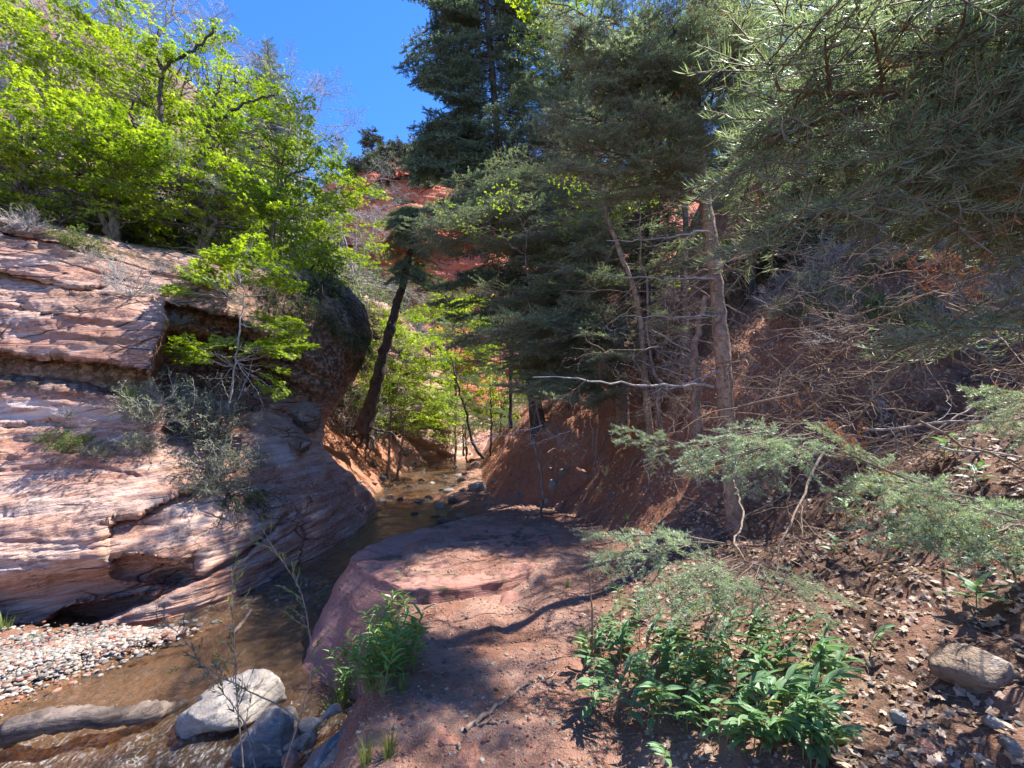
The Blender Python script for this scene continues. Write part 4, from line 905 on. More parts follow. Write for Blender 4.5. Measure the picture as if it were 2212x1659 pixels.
for u, v, dd_ in ((1600, 950, 1.9), (1760, 930, 1.95), (1900, 1040, 1.9), (2040, 1100, 1.85), (2150, 1130, 1.9), (1460, 1270, 2.4), (1600, 1290, 2.4), (1750, 1300, 2.4), (1360, 1190, 2.8)): clear_ray(B3(u, v, dd_), .30)
for u, v in ((1230, 1040), (1400, 985), (1300, 1090), (1170, 1035), (1480, 1060), (1350, 930)): clear_ray(ground_at(u, v), .22)
for u, v in ((1560, 820), (1575, 960), (1590, 1100), (1545, 600)): clear_ray(B3(u, v, 4.5), .12)
# ---------------------------------------------------------------- firs on the slope
# the fir whose trunk stands beside the trail
bA = ground_at(1592, 1150)
ptsA = [bA - [0, 0, .15], B3(1578, 1000, bA[1] + .02), B3(1560, 760, bA[1] + .08), B3(1535, 500, bA[1] + .15), B3(1510, 330, bA[1] + .25), B3(1495, 100, bA[1] + .4), B3(1488, -100, bA[1] + .55), (2.9, bA[1] + .9, 9.6)]
rA, PA, ra = conifer('fir_tree', 'straight grey-barked fir whose bare trunk stands beside the trail with many dead lower branches', 'tree', bA, ptsA, .10, .03, FIR, 4.3, 9.2, 40, 2.3, dead=(1.0, 4.6, 34, 1.1), seed=1, shape=lambda f: 1 - f * .7, nseg=80)
for k in range(280):        # boughs that fill the top of the view above the trail
    u, v = ra.uniform(1060, 1800), ra.uniform(-40, 400 if k % 2 else 300); d = ra.uniform(3.9, 6.0); b = B3(u, v, d); a = tpoint(PA, min(b[2] + ra.uniform(-.3, .35), 9))
    if not blocks(a, b): put(rA, (FIRL if np.linalg.norm(b - a) > 2.3 else FIR)[ra.randint(2)], a, b, 'bough', ra.uniform(-.4, .4))
for (u0, v0), (u1, v1), r_ in (((1540, 836), (1150, 812), .018), ((1545, 602), (1290, 594), .014), ((1550, 680), (1340, 684), .012), ((1530, 500), (1310, 520), .012), ((1565, 800), (1400, 850), .012), ((1540, 580), (1700, 500), .012)):
    P_ = [B3(u0, v0, bA[1] + .05), B3((u0 + u1) / 2, (v0 + v1) / 2 + 4, bA[1] - .15), B3(u1, v1, bA[1] - .4)]
    limb('long_dead_limb', [p - np.array(rA.location[:]) for p in P_], r_, .004, M_TWIGG, 'long bleached dead limb', n=18, sides=7, amp=.012, parent=rA, seed=int(u1))
    for _ in range(4):
        f = ra.uniform(.25, .95); a = P_[0] * (1 - f) + P_[2] * f
        put(rA, DEAD[ra.randint(4)], a, a + [ra.uniform(-.6, .1), ra.uniform(-.4, .3), ra.uniform(-.45, .2)], 'dead_branch', ra.uniform(0, 3))
# second and third trunks behind it
b = ground_at(1490, 790, 5); dB = max(b[1], 6.6); b = np.array([B3(1482, 760, dB)[0], dB, gz(B3(1482, 760, dB)[0], dB)])
rB, PB, rb = conifer('fir_tree', 'thinner pinkish fir trunk rising just left of and behind the trail-side fir', 'tree', b, [b - [0, 0, .2], B3(1478, 640, dB), B3(1482, 480, dB + .05), B3(1468, 330, dB + .2), B3(1455, 80, dB + .4), (2.9, dB + .8, 9.8)], .075, .03, FIRL, 4.6, 9.5, 44, 2.5, dead=(b[2] + .2, 5.2, 22, 1.2), seed=2, shape=lambda f: 1 - f * .7)
dC = 7.4; x = B3(1400, 760, dC); b = np.array([x[0], dC, gz(x[0], dC)])
rC, PC, rc = conifer('fir_tree', 'slender fir stem leaning left with a kink, among dead twigs behind the long bleached limbs', 'tree', b, [b - [0, 0, .2], B3(1385, 700, dC), B3(1372, 630, dC), B3(1345, 560, dC), B3(1310, 470, dC + .1), B3(1290, 300, dC + .2), B3(1280, 100, dC + .2)], .06, .02, FIR, 5.0, 8.0, 16, 1.8, dead=(b[2] + .2, 4.6, 16, 1.3), seed=3)
b0 = B3(1500, 745, 6.0); rt = empty('broken_snag', (b0[0], 6.0, gz(b0[0], 6.0)), 'pale splintered snag leaning between the two fir trunks', 'dead tree')
trunk(rt, [np.array(rt.location[:]) - [0, 0, .1], B3(1500, 760, 6.0), B3(1508, 700, 6.0), B3(1522, 640, 6.0)], .09, .03, M_BARK, 26, 10, .01, flare=0)
# the bushy fir that spreads over the bank
dE = 9.3; x = B3(1345, 800, dE); b = np.array([x[0], dE, gz(x[0], dE)])
rE, PE, re_ = conifer('fir_tree', 'bushy blue-green fir spreading low over the eroded bank in the middle of the view', 'tree', b, [b - [0, 0, .3], B3(1335, 700, dE), B3(1310, 500, dE), B3(1285, 300, dE + .1), B3(1260, 60, dE + .2), (1.5, dE + .4, 10.6)], .14, .02, FIRL, 3.4, 10.3, 110, 2.9, seed=4, dead=(b[2] + .1, 4.2, 14, 1.6), shape=lambda f: 1 - f * .75)
for k in range(190):
    f = re_.rand(); u = 905 + 430 * re_.rand(); v = 430 + 400 * re_.rand()
    if v > 640 + (u - 900) * .75 or (u < 960 and v > 620): continue
    d = re_.uniform(6.6, 8.8); bb = B3(u, v, d); a = tpoint(PE, bb[2] + re_.uniform(-.1, .5))
    if not blocks(a, bb): put(rE, FIRL[re_.randint(2)] if np.linalg.norm(bb - a) > 1.9 else FIR[re_.randint(3)], a, bb, 'bough', re_.uniform(-.5, .5))
for k in range(80):
    u, v = re_.uniform(890, 1180), re_.uniform(370, 650); bb = B3(u, v, re_.uniform(8.6, 10.2)); a = tpoint(PE, bb[2] + re_.uniform(-.1, .5))
    if v < 640 + (u - 900) * .75 and not blocks(a, bb): put(rE, FIRL[re_.randint(2)], a, bb, 'bough', re_.uniform(-.5, .5))
# tall dark spruce against the sky
dS = 13.2; x = B3(1165, 700, dS); b = np.array([x[0], dS, gz(x[0], dS)])
rS, PS, rs_ = conifer('spruce_tree', 'tall dark spruce outlined against the blue sky with short ragged side branches', 'tree', b, [b - [0, 0, .3], B3(1120, 600, dS), B3(1075, 300, dS), B3(1050, 0, dS), (-.7, dS, 20.5)], .2, .04, SPRUCE, 4.4, 20.0, 290, 2.45, M_BARKD, seed=5, pitch=(-16, 6), shape=lambda f: (.8 + .35 * math.sin(f * 19)) * (1 - max(f - .45, 0) * 1.2))
for k in range(110):
    u, v = 885 + abs(rs_.normal()) * 75, rs_.uniform(-60, 470)
    if 225 < v < 260 and rs_.rand() < .6: continue
    bb = B3(u + 25 * math.sin(v / 30.0), v, rs_.uniform(11.8, 14.2)); a = tpoint(PS, bb[2] + rs_.uniform(0, .8))
    put(rS, SPRUCE[rs_.randint(3)], a, bb, 'bough', rs_.uniform(-.4, .4))
for k in range(60):
    u, v = rs_.uniform(1040, 1230), rs_.uniform(-80, 260); bb = B3(u, v, rs_.uniform(12.2, 14.4)); a = tpoint(PS, bb[2] + rs_.uniform(0, .6))
    put(rS, SPRUCE[rs_.randint(3)], a, bb, 'bough', rs_.uniform(-.4, .4))
dS = 15.5; x = B3(1290, 700, dS); b = np.array([x[0], dS, gz(x[0], dS)])
conifer('spruce_tree', 'second dark spruce mostly hidden behind the fir boughs right of the tall spruce', 'tree', b, [b - [0, 0, .3], b + [0, 0, 8], (b[0] + .2, dS, 17)], .2, .04, SPRUCE, 3.8, 16.5, 80, 2.4, M_BARKD, seed=6)
for k, (x_, y_, h_, n_, lb) in enumerate(((1.8, 12.3, 13.5, 230, 'dark fir crowded between the tall spruce and the bushy fir'), (3.4, 10.6, 11, 90, 'dark fir filling the gap behind the trail-side fir and the leaning stem'), (5.6, 9.8, 10, 80, 'shadowy fir higher on the slope behind the trail-side fir'), (7.2, 8.0, 10, 70, 'shadowy fir on the steep red slope behind the near fir'))):
    b = np.array([x_, y_, gz(x_, y_)])
    conifer('fir_tree', lb, 'tree', b, [b - [0, 0, .3], b + [0, 0, h_ * .5 - 1], [x_ + .1, y_, h_]], .16, .03, SPRUCE, b[2] + .8, h_ - .2, n_, 2.5, M_BARKD, seed=40 + k, shape=lambda f: 1 - f * f * .7)
# near fir on the slope whose boughs hang into the top right of the view
bG = np.array([3.9, 1.5, gz(3.9, 1.5)])
rG, PG, rg = conifer('fir_tree', 'near fir standing up the slope, its long-needled boughs filling the upper corner of the view', 'tree', bG, [bG - [0, 0, .2], bG + [0, 0, 3], bG + [-.1, 0, 7.5]], .13, .03, FIR, 3.8, 7.3, 30, 2.2, seed=7, dead=(1.6, 3.4, 8, 1.7))
for k in range(165):
    u, v = rg.uniform(1590, 2330), rg.uniform(-60, 640)
    if v > 210 + (u - 1590) * 1.0 and u < 1800 and v < 420 and rg.rand() < .5: continue
    if v > 560 and u > 2050 and rg.rand() < .7: continue
    if abs(u - 1960 - rg.normal() * 20) < 190 and abs(v - 450) < 90 and rg.rand() < .93: continue
    d = rg.uniform(1.55, 3.0); bb = B3(u, v, d); a = tpoint(PG, bb[2] + rg.uniform(-.2, .5))
    if np.linalg.norm(bb - a) < .9 or blocks(a, bb, .12): continue
    put(rG, NEAR[rg.randint(3)], a, bb, 'bough', rg.uniform(-.5, .5))
def low_bough(label, pts, tips, r0=.012, seed=0, mats=None, cat='branch', sc=1.0, base_root=None):
    """a single sunlit bough that reaches in low over the slope: a wooden limb with needled sprays along it"""
    root = base_root; r = np.random.RandomState(seed); L0 = np.array(root.location[:])
    limb('low_bough', [np.array(p) - L0 for p in pts], r0, r0 * .4, M_BRANCH, label, n=20, sides=6, amp=.006, parent=root, seed=seed)
    for (u, v, d, u2, v2, d2) in tips:
        for j in range(2):
            put(root, FIRS[r.randint(2)], B3(u, v, d) + r.normal(size=3) * .02, B3(u2 + j * r.normal() * 22, v2 + j * r.normal() * 22, d2 + j * .03), 'needle_spray', r.uniform(-.5, .5), fat=sc)
low_bough('low sunlit bough reaching left with a rusty dead tip in its middle', [PG[8], B3(2300, 1130, 2.2), B3(2100, 1080, 2.0), B3(1950, 1040, 1.95), B3(1850, 990, 1.95), B3(1740, 935, 1.95)],
          [(2330, 1150, 2.2, 2050, 1110, 1.9), (2200, 1110, 2.05, 1960, 1090, 1.85), (2080, 1075, 2.0, 1850, 1010, 1.9), (2250, 1130, 2.1, 2060, 1160, 1.75), (2150, 1090, 2.05, 1900, 1130, 1.8), (2020, 1060, 1.95, 1830, 1040, 1.85),
           (1830, 985, 1.95, 1600, 925, 1.9), (1760, 940, 1.95, 1490, 985, 1.85), (1700, 925, 1.95, 1560, 1010, 1.8), (1780, 950, 1.9, 1650, 985, 1.75), (1660, 930, 1.9, 1470, 960, 1.9), (1900, 1010, 1.95, 1760, 905, 2.0), (1960, 1030, 1.95, 1830, 960, 2.0)], seed=31, base_root=rG)
for (u, v, d, u2, v2, d2) in ((1860, 990, 1.95, 1800, 905, 1.95), (1850, 985, 1.95, 1855, 915, 1.95), (1840, 1005, 1.95, 1835, 940, 1.9)):
    me = FIRS[0]
    o = put(rG, me, B3(u, v, d), B3(u2, v2, d2), 'dead_spray'); o['label'] = 'rust-brown dead needle spray'; o.data = me.copy(); o.data.materials[1] = M_DEADN
low_bough('short sunlit bough over the leaf litter carrying a clump of long needles', [PA[6], B3(1610, 1120, 3.6), B3(1580, 1180, 3.0), B3(1600, 1215, 2.8), B3(1700, 1250, 2.6)],
          [(1560, 1180, 2.9, 1290, 1170, 2.9), (1500, 1185, 2.8, 1310, 1230, 2.7), (1600, 1215, 2.7, 1390, 1260, 2.4), (1600, 1220, 2.6, 1450, 1310, 2.3), (1620, 1225, 2.6, 1530, 1340, 2.3), (1650, 1235, 2.6, 1650, 1330, 2.3), (1680, 1240, 2.6, 1840, 1290, 2.4),
           (1700, 1250, 2.5, 1800, 1330, 2.3), (1640, 1225, 2.6, 1760, 1270, 2.4), (1580, 1205, 2.7, 1460, 1235, 2.5), (1620, 1230, 2.6, 1580, 1300, 2.4)], seed=33, base_root=rA)
low_bough('small sunlit sprig of fir reaching out over the bank', [PA[10], B3(1480, 960, 4.0), B3(1420, 950, 3.9)], [(1480, 965, 4.0, 1330, 935, 3.9), (1450, 960, 3.9, 1400, 1010, 3.7)], seed=35, base_root=rA)
low_bough('drooping pale-tipped sprig at the outer edge of the slope', [PG[6], B3(2350, 860, 2.6), B3(2230, 870, 2.6)], [(2300, 860, 2.6, 2110, 850, 2.5), (2260, 880, 2.6, 2120, 910, 2.5), (2280, 900, 2.6, 2180, 950, 2.5)], seed=36, base_root=rG)
# rust-coloured dead clump hanging among the boughs
for (u, v, d, s) in ((1300, 800, 6.6, .5), (1290, 760, 6.7, .4), (1980, 560, 2.6, .35), (1700, 870, 4.4, .4), (2080, 560, 2.4, .4), (1440, 350, 5.6, .2), (1960, 285, 2.7, .16), (2020, 560, 2.6, .35), (1320, 640, 6.5, .25)):
    bb = B3(u, v, d); rr = rE if u < 1350 else (rA if u < 1750 else rG)
    o = put(rr, FIRS[1], bb + [0.05, .05, s * .5], bb + [.02, -.05, -s * .5], 'dead_spray'); o['label'] = 'rust-brown dead needle spray'; m_ = FIRS[1].copy(); m_.materials[1] = M_DEADN; o.data = m_
for k in range(70):
    u, v = ra.uniform(1080, 1500), ra.uniform(-40, 420); bb = B3(u, v, ra.uniform(6.2, 8.6)); a = tpoint(PB if k % 2 else PE, bb[2] + ra.uniform(-.2, .4))
    if np.linalg.norm(bb - a) > .8 and not blocks(a, bb, .12): put(rB if k % 2 else rE, FIRL[ra.randint(2)], a, bb, 'bough', ra.uniform(-.5, .5))
for k in range(20):  # extra boughs above the view, added only to shade the lower trail
    t = ra.uniform(6.2, 8.6); g = ground_at(ra.uniform(960, 1270), ra.uniform(1440, 1700)); bb = g + np.array(SV[:]) * t + ra.normal(size=3) * .1; a = tpoint(PA, bb[2] + ra.uniform(0, .4))
    U_ = 1106 + F_PX * bb[0] / bb[1]
    if not blocks(a, bb, .04): put(rA, FIR[ra.randint(3)], a, bb, 'bough', ra.uniform(-.5, .5))
# tangle of dead twigs over the slope
rd = np.random.RandomState(91)
labs = ['dry brush tangle on the steep slope between the trail-side fir and the hanging near boughs', 'tangle of dry curving twigs behind the trail-side fir trunk', 'sprawling heap of dead twigs up the shaded slope', 'arching dry twigs above the low sunlit bough', 'dead twigs hanging over the top of the eroded bank', 'dense dry thicket under the dark overhanging boughs', 'dry twigs around the foot of the trail-side fir', 'grey dead limbs lying at the outer edge of the slope']
zones = [((1600, 1980), (500, 740), (5.4, 7.6), 44), ((1330, 1530), (600, 860), (6.0, 7.6), 34), ((1650, 2150), (700, 900), (4.2, 6.5), 38), ((1700, 2212), (820, 1000), (3.0, 4.2), 22), ((1150, 1560), (820, 950), (6.6, 8.4), 40), ((1850, 2212), (520, 760), (3.6, 5.2), 26), ((1620, 1900), (950, 1150), (4.7, 5.8), 16), ((2000, 2212), (640, 1000), (2.4, 3.2), 7)]
for lb, (uu, vv, dd, n) in zip(labs, zones):
    c = B3(np.mean(uu), np.mean(vv), np.mean(dd)); root = empty('dead_twig_thicket', (c[0], c[1], gz(c[0], c[1])), lb, 'dead brush')
    for k in range(n):
        u, v, d = rd.uniform(*uu), rd.uniform(*vv), rd.uniform(*dd); bb = B3(u, v, d); g = gz(bb[0], bb[1])
        if bb[2] < g: bb[2] = g + rd.uniform(0, .15)
        az = rd.uniform(0, 6.3); pt = rd.uniform(-.9, .25); l = rd.uniform(.6, 1.5)
        put(root, (DEAD + DEADG)[rd.randint(6 if rd.rand() < .4 else 4)], bb, bb + l * np.array([math.cos(az) * math.cos(pt), math.sin(az) * math.cos(pt), math.sin(pt)]), 'dead_branch', rd.uniform(0, 3))
# ---------------------------------------------------------------- leafy trees on the far bank and slope above the cliff
def leafy(name, label, cat, base, crowns, meshes, stems, group=None, bark=M_BARKM, r0=.09, seed=0, sz=(.8, 1.3), lname='leafy_branch'):
    """crowns: [(centre, radii, count)]; every spray hangs on a limb that leaves one of the stems"""
    root = empty(name, base, label, cat, group); r = np.random.RandomState(seed + 500); L0 = np.array(root.location[:]); wood = MB(); pts_all = []
    for s in stems:
        P = wob_line(r, np.asarray(s, float) - L0, 22, .04); tubes(wood, P, np.linspace(r0, r0 * .25, 22), 8); pts_all.append(P)
    S = np.concatenate(pts_all)
    for c, rad, n in crowns:
        for k in range(n):
            d = nrm(r.normal(size=3)); q = np.asarray(c) + d * np.asarray(rad) * r.uniform(.35, 1) ** .6 - L0
            dist = np.linalg.norm(S - q, axis=1) + np.maximum(S[:, 2] - q[2] + .1, 0) * 1.5; a = S[np.argmin(dist)]
            m = a * .5 + q * .5 + [0, 0, -.1 + .15 * r.rand()]; bb = nrm(q - a); L = r.uniform(*sz)
            P = wob_line(r, [a, m, q], 9, .02); tubes(wood, P, np.linspace(r0 * .28, r0 * .07, 9), 5)
            e = q + L * nrm(bb * [1, 1, .3] + r.normal(size=3) * [.5, .5, .22])
            put(root, meshes[r.randint(len(meshes))], q + L0, e + L0, lname, r.uniform(-.35, .35))
    wood.build('trunk', bark, root)
    return root
def gb(u, v, d):
    p = B3(u, v, d); return np.array([p[0], d, gz(p[0], d)])
specs = [
 ('big yellow-green maple with a forked dark trunk standing highest above the cliff', 330, 200, 11.5, (2.0, 1.6, 1.7), 54, 330, 420),
 ('bright maple spreading toward the gap of blue sky, its crooked limb bare', 500, 240, 12.0, (1.5, 1.5, 1.5), 40, 480, 440),
 ('maple with layered lime leaves at the outer edge of the slope above the cliff', 60, 330, 9.0, (1.5, 1.3, 1.2), 40, 90, 470),
 ('broad low maple whose lime leaves overhang the shaded soil above the cliff', 240, 350, 9.8, (1.9, 1.4, 1.0), 46, 260, 480),
 ('dense lime-leaved maple in the middle of the thicket above the overhang', 420, 390, 10.5, (1.7, 1.4, 1.1), 50, 430, 540),
 ('maple leaning down the slope toward the canyon above the dark overhang', 590, 360, 12.5, (1.5, 1.5, 1.5), 46, 590, 540),
 ('maple with thinner leaves at the far end of the thicket beside the gap of sky', 690, 470, 15.5, (1.5, 1.6, 2.0), 38, 690, 600),
 ('maple rising behind the thicket under the pale bare treetops', 150, 200, 12.5, (2.0, 1.8, 1.6), 34, 160, 380),
 ('small maple in the half shade just above the edge of the overhang', 640, 530, 11.3, (1.0, .9, .7), 20, 640, 600)]
for k, (lb, u, v, d, rad, n, ub, vb) in enumerate(specs):
    base = gb(ub, vb, d); c = B3(u, v, d); rr = np.random.RandomState(k)
    st = [[base - [0, 0, .2], base * .4 + c * .6 + [rr.uniform(-.5, .5), 0, -.2], c + [rr.uniform(-.8, .8), rr.uniform(-.5, .5), rad[2] * .6]] for _ in range(3)]
    c = c - [0, 0, .5]; rad = (rad[0] * 1.15, rad[1], rad[2] * 1.3)
    rt_ = leafy('maple_tree', lb, 'tree', base, [(c, rad, int(n * 1.75))], (MAPLE * 3 + BARE[:1]) if k not in (1, 6) else MAPTHIN + MAPLE[:1], st, seed=k)
    for q_, (kk, pts, r0) in enumerate(((0, [(352, 275), (345, 200), (352, 145), (395, 118), (440, 95), (462, 60)], .06), (0, [(350, 150), (330, 110), (345, 60)], .035), (1, [(450, 320), (452, 262), (490, 250), (530, 222), (590, 205)], .055), (1, [(455, 258), (470, 200), (480, 160)], .03),
            (4, [(300, 300), (280, 240), (300, 200)], .035), (5, [(600, 420), (620, 380), (680, 360)], .04), (5, [(700, 560), (660, 590), (600, 640)], .04))):
        if kk == k: limb('crooked_limb', [B3(u, v, d - 1.6) - base for u, v in pts], r0, r0 * .4, M_BARKD, 'crooked dark bare limb', n=30, sides=7, amp=.02, parent=rt_, seed=q_)
# bare limbs and pale budding trees behind the maples
for k, (lb, u, v, d, rad, n, ub, vb, ms) in enumerate((
 ('pale leafless tree with a haze of fine twigs in the upper corner behind the maples', 110, 70, 13.5, (2.4, 2, 1.9), 46, 120, 300, BARE + BUDS),
 ('grey budding tree at the outer top corner of the slope', 20, 120, 12, (1.8, 2, 2.0), 30, 20, 360, BUDS + BARE),
 ('second pale budding tree behind the highest maple', 300, 30, 15, (2.2, 2, 1.6), 26, 300, 300, BUDS + BARE),
 ('reddish bare-twigged tree reaching into the blue sky beside the far conifer', 640, 270, 19, (1.9, 1.8, 2.2), 26, 640, 470, BARE),
 ('bare tree top against the sky above the crooked maple limb', 440, 120, 16, (1.4, 1.6, 1.5), 12, 480, 330, BARE),
 ('grey leafless tree on the far slope under the red cliff', 770, 560, 24, (2.6, 2.4, 3.4), 22, 770, 660, BARE + BUDS),
 ('budding grey-pink brush tree left of the red cliff face', 730, 440, 32, (3.4, 3, 3.8), 36, 730, 560, BUDS + BARE))):
    base = gb(ub, vb, d); c = B3(u, v, d); rr = np.random.RandomState(50 + k)
    st = [[base - [0, 0, .2], base * .4 + c * .6 + [rr.uniform(-.5, .5), 0, -.2], c + [rr.uniform(-1, 1), rr.uniform(-.5, .5), rad[2] * .6]] for _ in range(3)]
    leafy('bare_tree', lb, 'tree', base, [(c, rad, int(n * 1.5))], ms, st, seed=60 + k, bark=M_TWIGG, sz=(1.2, 1.9) if d < 20 else (2, 3), lname='twiggy_branch', r0=.11)
# far conifer behind the maples
dF = 26; x = B3(600, 500, dF); b = np.array([x[0], dF, gz(x[0], dF)]); tp = B3(578, 88, dF)
conifer('spruce_tree', 'distant narrow conifer standing against the sky behind the maples', 'tree', b, [b - [0, 0, .5], (b[0] * .5 + tp[0] * .5, dF, (b[2] + tp[2]) / 2), tp], .25, .03, SPRUCE, b[2] + 2, tp[2] - .1, 260, 3.6, M_BARKD, seed=20, pitch=(-22, 0), shape=lambda f: max(1 - f, .05) ** .6)
dF = 30; x = B3(520, 500, dF); b = np.array([x[0], dF, gz(x[0], dF)]); tp = B3(440, 40, 34)
# leaning tree at the water's edge
bt = np.array([B3(792, 930, 15.2)[0], 15.2, 0]); bt[2] = max(gz(bt[0], bt[1]), .4)
root = empty('leaning_tree', bt, 'dark leaning conifer trunk with exposed roots at the foot of the far bank', 'tree')
Pt = trunk(root, [B3(785, 930, 15.2), B3(800, 880, 15.1), B3(835, 740, 14.8), B3(862, 640, 14.5), B3(882, 560, 14.2), B3(896, 500, 14.0), B3(902, 450, 13.9)], .25, .06, M_BARKD, 50, 12, .02, flare=.5)
rl = np.random.RandomState(8)
for (u1, v1) in ((745, 965), (765, 985), (790, 990), (812, 975), (775, 940), (800, 1000), (755, 925)):
    limb('exposed_root', [B3(787, 915, 15.2) - bt, B3((787 + u1) / 2 + 5, (925 + v1) / 2, 15.0) - bt, B3(u1, v1, 14.9) - bt], .07, .025, M_BARKD, n=14, sides=6, amp=.03, parent=root, seed=u1)
for k in range(110):
    u, v = rl.uniform(825, 965), rl.uniform(455, 620); a = tpoint(Pt, B3(870, v - 10, 14.2)[2] + rl.uniform(0, .4)); put(root, SPRUCE[rl.randint(3)], a, B3(u, v, rl.uniform(13, 15.2)), 'bough', rl.uniform(-.4, .4))
for k in range(26):
    v = rl.uniform(600, 860); a = tpoint(Pt, B3(850, v, 14.8)[2]); az = rl.uniform(0, 6.3); pt = rl.uniform(-.6, .2); l = rl.uniform(.6, 1.7)
    put(root, DEAD[rl.randint(4)], a, a + l * np.array([math.cos(az) * math.cos(pt), math.sin(az) * math.cos(pt), math.sin(pt)]), 'dead_branch', rl.uniform(0, 3))
limb('bent_branch', [B3(800, 925, 15.0), B3(850, 935, 14.6), B3(862, 965, 14.4), B3(885, 978, 14.2)], .045, .02, M_BARKD, 'bare bent branch drooping from the roots of the leaning tree over the stream', 'branch', 20, 6, .02)
# leafy undergrowth along the upstream bank
for k, (lb, u, v, d, rad, n, ub, ms) in enumerate((
 ('lime-leaved maple bush under the leaning tree trunk', 850, 760, 17.5, (1.5, 1.2, 1.7), 44, 840, MAPLE),
 ('bright leafy bush hanging low over the stream below the leaning tree', 880, 880, 18.5, (1.6, 1.2, 1.3), 40, 860, MAPLE),
 ('bright maple in front of the pale ledges where they meet the red wall', 985, 700, 24, (1.4, 1.4, 1.9), 30, 985, MAPLE),
 ('green bush above the pale ledges below the red wall', 930, 660, 29, (2.2, 2, 1.6), 26, 930, GREEN),
 ('sunlit leafy maple screening the head of the stream', 1000, 850, 26, (2.2, 1.8, 2.2), 34, 1010, MAPLE),
 ('yellow-green maple glowing behind the dark thin trunks', 1085, 850, 25, (1.7, 1.8, 2.6), 34, 1080, MAPLE),
 ('pale green willow bush at the head of the stream', 960, 940, 27, (1.3, 1.2, 1.2), 22, 955, GREEN),
 ('lime leaves lining the far bank behind the leaning tree roots', 800, 650, 22, (1.6, 1.6, 2.4), 34, 800, MAPTHIN))):
    c = B3(u, v, d); x = B3(ub, 930, d); base = np.array([x[0], d, min(gz(x[0], d), c[2] - .8)]); rr = np.random.RandomState(90 + k)
    st = [[base - [0, 0, .2], base * .4 + c * .6, c + [rr.uniform(-.7, .7), rr.uniform(-.5, .5), rad[2] * .5]] for _ in range(3)]
    leafy('leafy_bush', lb, 'bush', base, [(c, rad, int(n * 1.5))], ms, st, seed=90 + k, r0=.05, sz=(.9, 1.4) if d < 20 else (1.3, 1.9))
for k, (lb, pts, r0) in enumerate((('dark curved sapling trunk bowing over the head of the stream', [(1046, 990, 16), (1020, 960, 16), (1012, 915, 16), (1002, 870, 16), (985, 820, 16.2), (975, 770, 16.4)], .06),
      ('thin straight dark trunk standing on the bank edge', [(1104, 925, 16), (1103, 840, 16), (1104, 700, 16.2), (1104, 600, 16.3)], .07),
      ('slim dark sapling between the curved trunk and the straight trunk', [(1060, 985, 18), (1062, 900, 18), (1058, 830, 18.2)], .045),
      ('shortest thin sapling left of the curved dark trunk', [(1002, 985, 20), (1000, 930, 20), (1006, 880, 20)], .045))):
    P0 = B3(*pts[0]); root = empty('sapling', P0, lb, 'tree'); Pp = trunk(root, [B3(*p) for p in pts], r0, r0 * .45, M_BARKD, 30, 8, .02, flare=.2)
    for j in range(10):
        a = Pp[rl.randint(10, 30)]; az = rl.uniform(0, 6.3); put(root, (SPRUCE + GREEN)[rl.randint(5)], a, a + rl.uniform(.8, 1.7) * np.array([math.cos(az), math.sin(az), rl.uniform(-.3, .2)]), 'branch', rl.uniform(-.3, .3))
# maple sprays showing between the fir boughs
for k, (lb, u, v, d, rad, n) in enumerate((('small maple with pale lime leaves in front of the dark boughs over the bank', 1110, 490, 8.0, (1.1, .5, .45), 14), ('patch of lime maple leaves below the trail-side fir crown', 1350, 380, 6.4, (.6, .5, .45), 12), ('dim green maple behind the dead twigs', 1340, 520, 8.5, (1.1, .5, .6), 14),
        ('sunlit maple glowing through the fir boughs near the top', 1620, 180, 9.5, (1.6, 1.0, 2.0), 26), ('green oak brush up the slope behind the fir trunks', 1500, 480, 11, (2.4, 1.2, 1.8), 30), ('lime-leaved tree lit behind the upper fir boughs', 1330, 60, 11, (2.0, 1.0, 1.6), 26))):
    c = B3(u, v, d); base = np.array([c[0] + .6, c[1] + .4, gz(c[0] + .6, c[1] + .4)]); st = [[base - [0, 0, .2], base * .5 + c * .5 + [.1, 0, 0], c + [.2, .1, .1]]]
    leafy('maple_sapling', lb, 'tree', base, [(c, rad, n)], MAPTHIN if k < 3 else GREEN + MAPLE[:1], st, seed=120 + k, r0=.03, sz=(.5, .8) if k < 3 else (1, 1.5))
